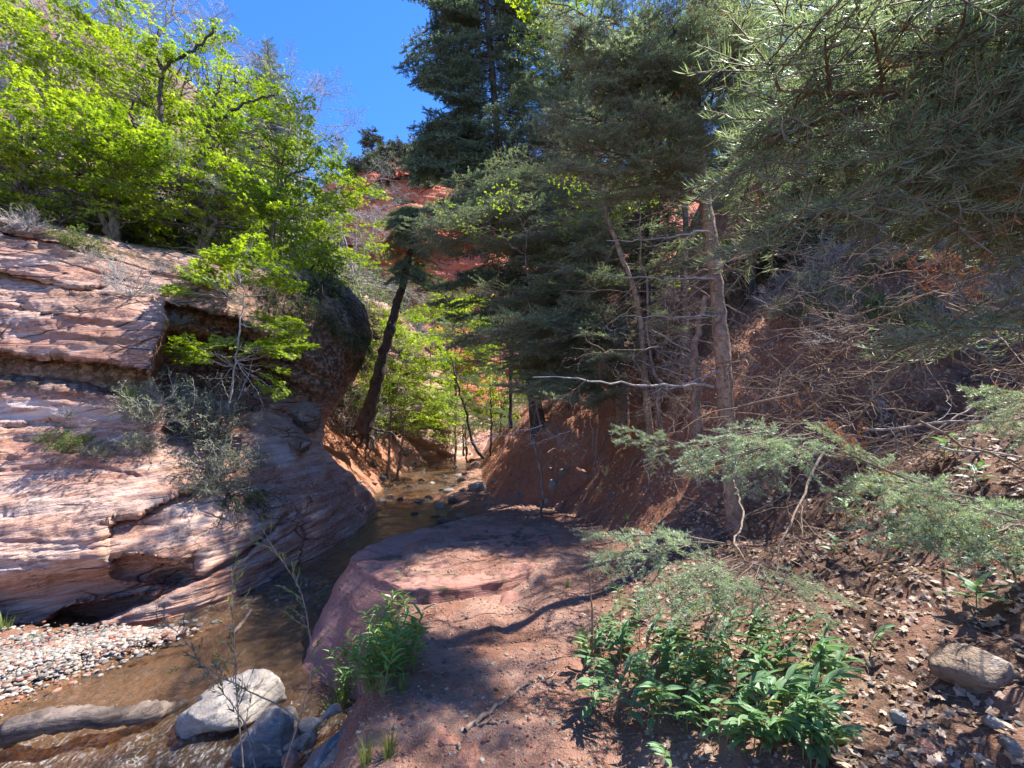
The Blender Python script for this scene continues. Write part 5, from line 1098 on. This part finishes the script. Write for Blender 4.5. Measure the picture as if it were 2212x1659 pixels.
# the bright sapling that grows from the alcove ledge
b = on_patch('sandstone_cliff', 495, 905) + [.05, -.1, 0]; dd = b[1] - .35
root = empty('maple_sapling', b, 'bright lime maple sapling with crooked pale twigs growing from the cliff alcove', 'tree'); L0 = b
st = [B3(492, 900, dd), B3(505, 800, dd), B3(520, 700, dd), B3(528, 640, dd), B3(520, 560, dd)]
Ps = trunk(root, st, .022, .008, M_TWIGG, 30, 6, .012, flare=0)
rs2 = np.random.RandomState(44)
MSM = [leaf_spray(s, .6, 7, 4, .062, LEAF3, [M_TWIGG, M_MAPLE], 4, .8, planar=.85, r0=.005) for s in (201, 202, 203)]
for (u0, v0, u1, v1, n) in ((520, 570, 515, 545, 3), (525, 600, 570, 580, 4), (525, 620, 485, 590, 4), (528, 640, 580, 620, 3), (525, 660, 450, 620, 4), (520, 640, 400, 620, 3), (525, 690, 560, 680, 3), (520, 700, 590, 690, 2), (515, 730, 480, 740, 2), (515, 750, 600, 745, 3), (510, 770, 560, 750, 4), (508, 780, 640, 745, 3), (505, 790, 450, 775, 4), (510, 780, 570, 820, 3), (525, 620, 520, 600, 4)):
    a = B3(u0, v0, dd)
    for j in range(n):
        e = B3(u1 + rs2.normal() * 22, v1 + rs2.normal() * 14, dd + rs2.uniform(-.5, .3)); m = a * .45 + e * .55
        limb('twig', [a - L0, (a + m) / 2 + [0, 0, -.05] - L0, m - L0], .008, .004, M_TWIGG, n=8, sides=4, amp=.01, parent=root, seed=rs2.randint(999))
        [put(root, MSM[rs2.randint(3)], m, e + nrm(e - m) * .12 + rs2.normal(size=3) * .05, 'leafy_branch', rs2.uniform(-.3, .3), scale=rs2.uniform(.75, 1.15)) for _ in range(2)]
for j in range(12):
    a = B3(rs2.uniform(495, 520), rs2.uniform(760, 900), dd); u2 = rs2.uniform(430, 580); put(root, DEADG[rs2.randint(2)], a, B3(u2, rs2.uniform(740, 880), dd + rs2.uniform(-.4, .2)), 'bare_twig', rs2.uniform(0, 3))

# ---------------------------------------------------------------- shrubs
def shrub_mesh(name, seed, R=.5, n0=22, leaf=.02, mats=None, nper=5, flat=.8, tmpl=LEAF1, r0=.006, dens=1.0, droop=0.0):
    r = np.random.RandomState(seed); mb = MB(); d = nrm(np.abs(r.normal(size=(n0, 3))) * np.sign(r.normal(size=(n0, 3))) * [1, 1, 1]); d[:, 2] = np.abs(d[:, 2]) * flat + .15; L = R * r.uniform(.6, 1.1, n0)
    S = np.stack([d * (L * t)[:, None] + np.array([0, 0, -droop * R]) * t * t for t in np.linspace(0, 1, 6)], 1); S[:, 1:] += r.normal(size=S[:, 1:].shape) * .035 * R
    T, _ = spawn(r, S, 7, .25, 1, (25, 65), (.2 * R, .45 * R), .3, 5, droop * .1, .2); Q, _ = spawn(r, T, 4, .2, 1, (25, 65), (.07 * R, .18 * R), .2, 3, droop * .1, .2)
    for P_, a, b in ((S, r0, r0 * .5), (T, r0 * .4, r0 * .25), (Q, r0 * .25, r0 * .16)): tubes(mb, P_, taper(P_, a, b), 3, 0)
    if leaf > 0:
        Q = Q[r.rand(len(Q)) < dens]
        par = np.repeat(np.arange(len(Q)), nper); pos, tan = along(Q, par, r.rand(len(par))); tw = np.clip(.5 + .9 * perlin(pos * 3 / R) + .25 * r.normal(size=len(par)), 0, 1)
        leaves(mb, r, pos, tan + r.normal(size=tan.shape) * .7, leaf, tmpl, 1, .45, tw, 1)
    me = mb.mesh(name, mats); return me
SH_SAGE = [shrub_mesh('shrub', s, .6, 34, .026, [M_TWIGG, M_SAGE], 6) for s in (301, 302)]
SH_GREEN = [shrub_mesh('shrub', s, .6, 24, .045, [M_TWIG, M_MAPD], 4) for s in (303, 304)]
SH_DRY = [shrub_mesh('shrub', s, .6, 30, .02, [M_TWIGG, M_BUD], 1, dens=.4, r0=.008) for s in (305, 306)]
SH_DARK = [shrub_mesh('shrub', s, .6, 26, .028, [M_BARKD, M_MAPD], 3, droop=.9, r0=.008) for s in (307, 308)]
SH_FAR = [shrub_mesh('shrub', s, .6, 16, .09, [M_TWIGG, M_JUNI], 3, r0=.01) for s in (309, 310, 311)]
SH_FARG = [shrub_mesh('shrub', s, .6, 16, .09, [M_TWIGG, M_SAGE], 3, r0=.012) for s in (312, 313)]
rz = np.random.RandomState(12)
def shrub(meshes, p, s, label, group=None, tall=1.0, cat='shrub'):
    o = link('shrub', meshes[rz.randint(len(meshes))]); o.location = tuple(float(c) for c in p); o.scale = (s, s, s * tall); o.rotation_euler = (rz.uniform(-.2, .2), rz.uniform(-.2, .2), rz.uniform(0, 6.3)); return tag(o, label, cat, group)
CL = lambda u, v: on_patch('sandstone_cliff', u, v)
for (u, v, s, ms, lb) in ((385, 925, 1.05, SH_SAGE, 'biggest grey-green shrub on the cliff ledge below the sapling'), (330, 915, .75, SH_SAGE, 'grey-green shrub at the outer side of the biggest ledge shrub'), (445, 950, .8, SH_SAGE, 'grey-green shrub spilling off the right end of the ledge'),
      (400, 880, .6, SH_SAGE, 'upper grey-green shrub between the ledge and the alcove'), (480, 1020, .75, SH_SAGE, 'shrub hanging down the shaded cliff below the ledge'), (500, 1070, .7, SH_DARK, 'dim shrub trailing down the shaded cliff face toward the stream'), (455, 1060, .55, SH_SAGE, 'thin shrub on the lip of the brown crack'), (545, 1060, .55, SH_DARK, 'dark trailing shrub on the shaded pillar of the cliff'),
      (170, 965, .4, SH_GREEN, 'small yellow-green cushion plant around a white patch of rock'), (125, 945, .28, SH_GREEN, 'tiny green cushion plant at the outer end of the low ledge'), (215, 975, .3, SH_SAGE, 'low cushion plant right of the white patch of rock'), (295, 965, .42, SH_SAGE, 'olive cushion plant on bare rock below the big shrubs'), (150, 900, .25, SH_DRY, 'dry brown weed growing from the dark crack of the cliff'),
      (290, 640, .6, SH_DRY, 'white dry bush drooping over the top edge of the sandstone block'), (255, 600, .5, SH_DRY, 'grey dry bush above the drooping white bush'), (385, 700, .35, SH_SAGE, 'small leafy shrub at the mouth of the alcove'), (375, 770, .3, SH_SAGE, 'small weed clinging to the corner of the sandstone block'), (420, 620, .45, SH_GREEN, 'green shrub on the rim above the alcove'), (350, 590, .4, SH_DRY, 'dry brush on the rim at the top of the cliff'),
      (200, 570, .35, SH_DRY, 'grey weed on the upper cliff'), (25, 600, .2, SH_GREEN, 'tiny green plant on the upper cliff'), (105, 615, .2, SH_GREEN, 'second tiny green plant in the upper crack of the cliff'), (180, 545, .5, SH_GREEN, 'low green plant at the edge of the shaded soil'), (60, 500, .5, SH_DRY, 'dry clump of weeds at the outer top edge of the cliff')):
    shrub(ms, CL(u, v) + [0, -.03, -.02], s * (1.5 if s > .45 else 1.25), lb)
for k, (u, v, s) in enumerate(((590, 600, 1.2), (640, 610, 1.3), (690, 620, 1.4), (735, 640, 1.4), (760, 690, 1.3), (775, 740, 1.2), (700, 690, 1.2), (650, 660, 1.1), (780, 790, 1.0), (740, 720, 1.1), (600, 650, .9), (540, 610, .9), (720, 600, 1.2))):
    shrub(SH_DARK, CL(u, v) + [0, -.08, 0], s, 'dark tangled shrub hanging over the nose of the overhang', 'shrubs hanging over the overhang')
for k in range(60):     # shaded soil slope between cliff top and maples
    u, v = rz.uniform(-40, 640), 0; v = np.interp(u, [0, 330, 640], [455, 520, 545]) - rz.uniform(-8, 75); p = ground_at(u, v, 6.5)
    shrub([SH_DRY, SH_SAGE, SH_GREEN, SH_DARK][rz.randint(4)], p, rz.uniform(.7, 1.6), 'low brush on the shaded soil under the maples', 'brush on the soil slope above the cliff')
def hillpt():
    y = rz.uniform(13, 62); x = -6 - rz.uniform(.5, 1) * rz.uniform(1, 1 + y * .55); return x, y
n = 0
while n < 170:
    x, y = hillpt(); z = gz(x, y)
    u = 1106 + F_PX * x / y
    if u > 960 or u < -60 or (n % 3 == 0 and u > 400): continue
    shrub([SH_FAR, SH_FARG, SH_DRY, SH_DRY][rz.randint(4)], (x, y, z), rz.uniform(1.2, 2.6) * (1 + y / 50), 'brush on the far slope of the canyon', 'brush on the far canyon slope', 1.2); n += 1
for k in range(70):     # growing on the red cliff
    t = rz.rand(); u = rz.uniform(690, 1180); top = np.interp(u, [690, 780, 830, 880, 960, 1120], [400, 352, 335, 322, 338, 362])
    v = top + (abs(rz.normal()) * 14 if rz.rand() < .8 else rz.uniform(60, 118))
    if 790 < u < 900 and (top + 30 < v < 425 or v > 455): continue
    shrub(SH_FAR + SH_FARG, on_patch('red_rock_cliff', u, v), rz.uniform(2.2, 5.5), 'juniper or brush clinging to the red cliff', 'brush growing on the red cliff', 1.1)
for u, v, s, lb in ((835, 385, 6.0, 'round juniper in the hollow of the red arch'), (905, 400, 5.0, 'paler juniper beside the round one on the red cliff'), (805, 335, 6.5, 'broad juniper just under the skyline pine'), (835, 330, 5.5, 'second broad juniper on the skyline'), (890, 312, 5.0, 'skyline bush at the highest part of the red cliff'), (770, 375, 4.5, 'dark bush on the shoulder left of the skyline pine')):
    shrub(SH_FAR, on_patch('red_rock_cliff', u, v), s, lb, None, 1.2)
p = on_patch('red_rock_cliff', 800, 345); top = p + [0, 0, (345 - 282) / F_PX * p[1]]
root = empty('skyline_pine', p, 'lone flat-topped pine on the skyline of the red cliff', 'tree'); tk = trunk(root, [p - [0, 0, .5], p * .5 + top * .5 + [.3, 0, 0], top], .35, .12, M_BARKD, 16, 6, .05)
for k in range(16):
    a = tk[rz.randint(8, 16)]; az = k * 2.4; o = link('foliage', SH_FAR[k % 3], root); e = a + np.array([math.cos(az) * 2.2, math.sin(az) * 2.2, rz.uniform(-.2, .8)]) - p; o.location = tuple(e); o.scale = (2.6, 2.6, 1.3); o.rotation_euler = (0, 0, az)
    mb = MB(); tubes(mb, np.stack([a - p, (a - p + e) / 2, e]), np.array([.12, .08, .05]), 4); mb.build('branch', M_BARKD, root)
for k in range(26):
    u, v = rz.uniform(1620, 2180), rz.uniform(520, 760); p = ground_at(u, v, 4)
    shrub([SH_DRY, SH_DRY, SH_SAGE, SH_GREEN][rz.randint(4)], p, rz.uniform(.5, 1.1), 'dry brush on the steep shaded slope behind the near boughs', 'brush on the steep slope')
# grass
def tuft_mesh(seed, n=60, h=.25, w=.004, mat=None, spread=.06, lean=.5):
    r = np.random.RandomState(seed); az = r.uniform(0, 6.3, n); L = h * r.uniform(.5, 1.1, n); ln = r.uniform(.1, 1, n) * lean; t = np.linspace(0, 1, 5)
    dx = np.stack([np.cos(az), np.sin(az)], -1); base = dx * (r.rand(n) * spread)[:, None]; P = np.zeros((n, 5, 3))
    P[..., :2] = base[:, None] + dx[:, None] * (L * ln)[:, None, None] * (t ** 1.7)[None, :, None]; P[..., 2] = L[:, None] * (t - .45 * ln[:, None] * t ** 2.4)
    s = np.stack([-dx[:, 1], dx[:, 0], 0 * az], -1)[:, None] * (w * (1 - t ** 2 * .9))[None, :, None]
    V = np.stack([P - s, P + s], 2).reshape(n, 10, 3); q = np.array([[0, 1, 3, 2], [2, 3, 5, 4], [4, 5, 7, 6], [6, 7, 9, 8]])
    mb = MB(); mb.add(V.reshape(-1, 3), (q[None] + (np.arange(n) * 10)[:, None, None]).reshape(-1, 4), 0, np.repeat(r.rand(n), 10)); return mb.mesh('grass_tuft', mat)
GR = [tuft_mesh(s, 70, .3, .0035, M_GRASS, .07) for s in (401, 402)]; GRD = [tuft_mesh(s, 60, .32, .0028, M_DRYG, .07, .8) for s in (403, 404)]
def tuft(ms, p, s, lb, group=None):
    o = link('grass_tuft', ms[rz.randint(len(ms))]); o.location = tuple(float(c) for c in p); o.scale = (s,) * 3; o.rotation_euler = (0, 0, rz.uniform(0, 6)); return tag(o, lb, 'grass', group)
tuft(GR, CL(280, 885), 1.5, 'arching green grass tuft at the outer end of the ledge shrubs'); tuft(GR, CL(430, 600), 1.5, 'pale grass tuft on the rim above the alcove'); tuft(GRD, CL(70, 480), 1.6, 'dry grass tuft at the top of the cliff near its outer end')
tuft(GR, at_water(5, 1375, .1), 1.0, 'green grass blades at the very edge of the view beside the gravel bar'); tuft(GR, at_water(70, 1395, .1), .5, 'tiny grass sprout where the gravel bar meets the cliff')
for (u, v, s, ms, lb) in ((840, 1640, .5, GR, 'short green grass tuft among the buff stones of the bank'), (790, 1652, .45, GR, 'short grass tuft beside the long buff stone'), (725, 1500, 1.0, GRD, 'straw-coloured grass hanging under the leafy clump'), (760, 1480, 1.1, GRD, 'dry grass skirt below the leafy clump on the bank'), (740, 1530, .9, GR, 'green grass growing down the bank to the water'), (720, 1560, .8, GR, 'lowest green grass on the bank above the oval stone'), (1310, 970 + 60, 1.0, GRD, 'dry grass tuft on top of the eroded bank'), (1225, 1270, .35, GR, 'tiny grass tuft in front of the slab rock'),
                      (870, 1495, .4, GR, 'small green sprout beside the white stone on the trail'), (1260, 1410, .7, GR, 'grass at the trail side edge of the big herb clump'), (1150, 900, 1.4, GR, 'dark grass over the lip of the bank near the straight trunk'), (905, 1370, .45, GR, 'grass sprig between the leafy clump and the sunny trail')):
    tuft(ms, ground_at(u, v), s, lb)
for k in range(26): u, v = rz.uniform(735, 850), rz.uniform(1330, 1500); tuft(GR if rz.rand() < .6 else GRD, ground_at(u, v), rz.uniform(.45, 1.0), 'green grass blades within the leafy clump beside the slab', 'grass within the leafy clump')

# ---------------------------------------------------------------- broad-leaved herbs: every stem a plant, every leaf a part
def herb_leaf(mat, W=.24, fold=.12, nx=7):
    x = np.linspace(0, 1, nx); w = W * np.sin(np.pi * x ** .8) ** .9 * .5; w[0] = .01; w[-1] = 0.002; rows = []
    for k in range(5): s = (k - 2) / 2; rows.append(np.stack([x, w * s, fold * W * abs(s) * 1.6 - .30 * x * x + .08 * x], -1))
    P = np.stack(rows, 1); mb = MB(); mb.add(P, gridfaces(nx, 5), 0, np.clip(.5 + .3 * np.cos(np.arange(5) * np.pi)[None] * np.ones((nx, 1)), 0, 1).ravel()); return mb.mesh('leaf', mat)
M_HERBY = leaf_mat('yellowing_herb_leaves', (0.20, 0.20, 0.05), (0.40, 0.34, 0.12), 0.35, 0.6, 0.3)
HL = [herb_leaf(M_HERB, .27), herb_leaf(M_HERB, .33, .05), herb_leaf(M_HERB, .22, .2)] * 5 + [herb_leaf(M_HERBY, .28)]; HL2 = [herb_leaf(M_HERB2, .16), herb_leaf(M_HERB2, .2)]; HLD = [herb_leaf(M_HERB, .30, .08)]
def herb(p, h, nl, ll, meshes, label, group, lean=(0, 0), seed=0, name='leafy_herb', arch=.5, spiral=False, t0=.25):
    r = np.random.RandomState(seed); root = empty(name, p, label, 'plant', group); az = math.atan2(lean[1], lean[0] + 1e-6); t = np.linspace(0, 1, 10); l = math.hypot(*lean)
    P = np.stack([math.cos(az) * l * t ** 1.6, math.sin(az) * l * t ** 1.6, h * (t - arch * .35 * t ** 2.5)], -1)
    mb = MB(); tubes(mb, P, np.linspace(.0035, .0014, 10), 5, 0, .5); mb.build('stem', M_STEM, root)
    for k in range(nl):
        f = t0 + (1 - t0) * (k + .5) / nl; x = f * 9; i = min(int(x), 8); q = P[i] + (P[i + 1] - P[i]) * (x - i)
        a = (k * 2.4 + r.uniform(-.3, .3)) if spiral else az + (1.25 if k % 2 else -1.25) * r.uniform(.6, 1.1) * (1 - .4 * f)
        o = link('leaf', meshes[r.randint(len(meshes))], root); o.location = tuple(q); o.rotation_euler = (r.uniform(-.35, .35), -r.uniform(.05, .55) - .25 * f, a)
        s = ll * (1 - .45 * abs(f - .5)) * r.uniform(.8, 1.1); o.scale = (s, s, s)
    return root
rh = np.random.RandomState(5)
for k in range(104):
    for _ in range(50):
        u, v = rh.uniform(1270, 1790), rh.uniform(1330, 1700)
        lo_ = 1340 + max(0, (u - 1560)) * .55; hi_ = 1560 + (u - 1270) * .30
        if lo_ < v < hi_: break
    p = ground_at(u, v); herb(p, rh.uniform(.22, .36), rh.randint(9, 13), rh.uniform(.085, .14), HL, 'broad-leaved green herb in the big clump beside the trail', 'herbs of the big clump beside the trail', (rh.uniform(-.06, .14), rh.uniform(-.14, .03)), k)
for k in range(56):
    u, v = rh.uniform(735, 905), rh.uniform(1350, 1525); p = ground_at(u, v)
    if (v < 1400 and u < 770) or (v > 1480 and u > 840): continue
    herb(p, rh.uniform(.16, .46), rh.randint(14, 20), rh.uniform(.10, .14), HL2, 'narrow-leaved bright herb in the tall clump against the slab rock', 'herbs of the tall clump against the slab rock', (rh.uniform(-.16, .16), rh.uniform(-.18, .05)), 100 + k, spiral=True, t0=.08)
for (u, v, h, n, ll, lb) in ((870, 1262, .16, 9, .06, 'single upright herb sprouting behind the tall clump on the slab edge'), (2110, 1320, .18, 9, .17, 'large glossy-leaved plant catching the sun at the outer edge of the slope'), (1830, 1130, .22, 8, .15, 'shaded broad-leaved plant behind the low sunlit bough'), (2040, 1000, .25, 9, .16, 'dim broad-leaved plant up the slope among dry twigs'), (2100, 1060, .2, 8, .15, 'dim plant just above the long sunlit bough'),
        (1920, 1200, .2, 8, .13, 'small dark plant in the litter under the long sunlit bough'), (1800, 1210, .2, 8, .12, 'small shaded plant right of the short sunlit bough'), (2195, 1270, .25, 8, .16, 'dark plant cut by the edge of the view'), (1400, 1330, .3, 9, .1, 'herb in the shade of the short sunlit bough'), (1350, 1140, .22, 9, .09, 'young herb beside the trail above the big clump'), (1430, 1170, .2, 8, .09, 'young herb left of the trail-side fir foot'), (1790, 1480, .22, 6, .11, 'lone herb standing off the outer end of the big clump'),
        (1880, 1420, .2, 6, .1, 'lone herb between the big clump and the square boulder'), (1440, 1659, .16, 8, .08, 'herb at the bottom edge below the big clump'), (2090, 1170, .15, 7, .1, 'small plant under the tip of the long sunlit bough'), (1880, 1060, .2, 7, .12, 'dark plant behind the rusty dead spray')):
    herb(ground_at(u, v), h, n, ll, HLD if ll > .1 else HL, lb, None, (rh.uniform(-.05, .05), -.05), int(u + v), spiral=ll > .1)
# bare sapling stem with a few sprigs beside the trail
sp_ = ground_at(1278, 1410); root = empty('thin_sapling', sp_, 'thin bare brown sapling stem standing at the trail edge of the herb clump', 'sapling')
d_ = sp_[1]; trunk(root, [sp_ - [0, 0, .03], B3(1280, 1330, d_), B3(1272, 1240, d_), B3(1277, 1130, d_)], .010, .003, M_TWIG, 24, 6, .003, flare=.1)
for (u0, v0, u1, v1) in ((1275, 1280, 1230, 1230), (1278, 1240, 1310, 1180), (1279, 1330, 1330, 1380), (1275, 1260, 1250, 1290)):
    put(root, DEAD[0], B3(u0, v0, d_), B3(u1, v1, d_ - .05), 'twig')
# the thin willow stems at the water's edge
for k, (lb, pts, br) in enumerate((('straight thin willow stem rising from the bottom edge in front of the pale boulder', [(526, 1700), (522, 1620), (512, 1530), (508, 1435), (503, 1330), (500, 1225)], 6),
        ('tall thin willow stem bending toward the cliff above the water', [(600, 1700), (632, 1600), (655, 1530), (675, 1435), (668, 1350), (650, 1270), (600, 1195), (560, 1137)], 9),
        ('arching leafy willow stem leaning left over the stream', [(648, 1560), (600, 1520), (540, 1495), (490, 1470), (435, 1440), (410, 1395), (372, 1355), (335, 1335)], 9),
        ('willow stem crossing in front of the rounded grey boulder', [(560, 1700), (548, 1640), (530, 1560), (470, 1480), (420, 1420)], 5))):
    d0 = 2.25 + .12 * k; P0 = B3(*pts[0], d0); root = empty('willow_stem', P0, lb, 'plant'); r = np.random.RandomState(700 + k); L0 = P0
    mb = MB(); P_ = wob_line(r, [B3(u, v, d0 + .0005 * (1600 - v)) - L0 for u, v in pts], 30, .002); tubes(mb, P_, np.linspace(.0042, .0015, 30), 6); mb.build('stem', M_TWIG, root)
    Sx, _ = spawn(r, P_[None], br * 2, .3, 1, (25, 55), (.08, .22), .2, 6, -.03, .08); mb = MB(); tubes(mb, Sx, taper(Sx, .0022, .001), 4); mb.build('side_twigs', M_TWIG, root)
    A2 = np.concatenate([Sx, P_[None, 12::3][:, :6]]); par = np.repeat(np.arange(len(A2)), 10); pos, tan = along(A2, par, r.rand(len(par))); mb = MB()
    leaves(mb, r, pos, tan + r.normal(size=tan.shape) * .4, .042, LEAFN, 0, .2, None, 1); mb.build('leaves', M_SAGE if k == 2 else M_GRASS, root)['kind'] = 'stuff'

# ---------------------------------------------------------------- leaf litter
def litter():
    r = np.random.RandomState(77); a = np.linspace(0, 2 * np.pi, 15)[:-1]; rad = .5 * (1 + .28 * np.cos(a * 5.0)); xy = np.stack([rad * np.cos(a) * 1.25, rad * np.sin(a) * .8], -1)
    V0 = np.concatenate([[[0, 0, 0]], np.c_[xy, .10 * np.cos(a * 2 + 1)]]); F0 = np.array([[0, 1 + k, 1 + (k + 1) % 14] for k in range(14)])
    n = 27000; s = r.rand(n) ** 1.15 * 7.5; y = .9 + 8.0 * r.rand(n) ** 1.25; x = np.interp(y, Y_, XB) + .05 + s
    k = r.rand(n) < np.clip(s / .7, .12, 1); x, y = x[k], y[k]; n = len(x)
    l2 = 1600; u = r.uniform(-150, 640, l2); v = np.interp(u, [-150, 330, 640], [440, 520, 550]) - r.uniform(0, 90, l2)
    P = np.stack([x, y, H(x, y) + r.uniform(.004, .02, n)], -1)
    e = .05; gx = (H(x + e, y) - H(x - e, y)) / (2 * e); gy = (H(x, y + e) - H(x, y - e)) / (2 * e); nn = nrm(nrm(np.stack([-gx, -gy, 0 * x + 1], -1)) + r.normal(size=(n, 3)) * .28)
    d = nrm(np.cross(nn, r.normal(size=(n, 3)))); yy = np.cross(nn, d); S = r.uniform(.016, .046, n) * (1 + .25 * (r.rand(n) < .1)); curl = r.uniform(-.5, 2.0, n)
    V = P[:, None] + S[:, None, None] * (V0[None, :, 0:1] * d[:, None] + V0[None, :, 1:2] * yy[:, None] + V0[None, :, 2:3] * curl[:, None, None] * nn[:, None])
    mb = MB(); mb.add(V.reshape(-1, 3), (F0[None] + (np.arange(n) * 15)[:, None, None]).reshape(-1, 3), 0, np.repeat(r.beta(1.3, 1.6, n), 15))
    tag(mb.build('fallen_leaves', M_LITT, smooth=False), 'brown fallen oak and maple leaves covering the slope', kind='stuff')
    # needles and twig bits
    n = 15000; y = .9 + 6.5 * r.rand(n) ** 1.4; x = np.interp(y, Y_, XB) + r.rand(n) ** 1.3 * 5; x = np.where(r.rand(n) < .22, np.interp(y, Y_, XB) - r.rand(n) * 1.4, x)
    p = np.stack([x, y, H(x, y) + r.uniform(.002, .03, n)], -1); th = r.uniform(0, 6.3, n); L = r.uniform(.02, .09, n) ; dv = np.stack([np.cos(th) * L, np.sin(th) * L, r.normal(size=n) * .15 * L], -1)
    q = p + dv; q[:, 2] = np.maximum(q[:, 2], H(q[:, 0], q[:, 1]) + .003)
    mb = MB(); m_ = (p + q) / 2 + r.normal(size=(n, 3)) * (L * .08)[:, None]; tubes(mb, np.stack([p, m_, q], 1), np.stack([0 * L + .0011, 0 * L + .001, 0 * L + .0006], -1), 3, 0, r.rand(n))
    tag(mb.build('needle_litter', M_DRYG), 'straw-coloured dropped needles and bits of twig on the slope', kind='stuff')
litter()
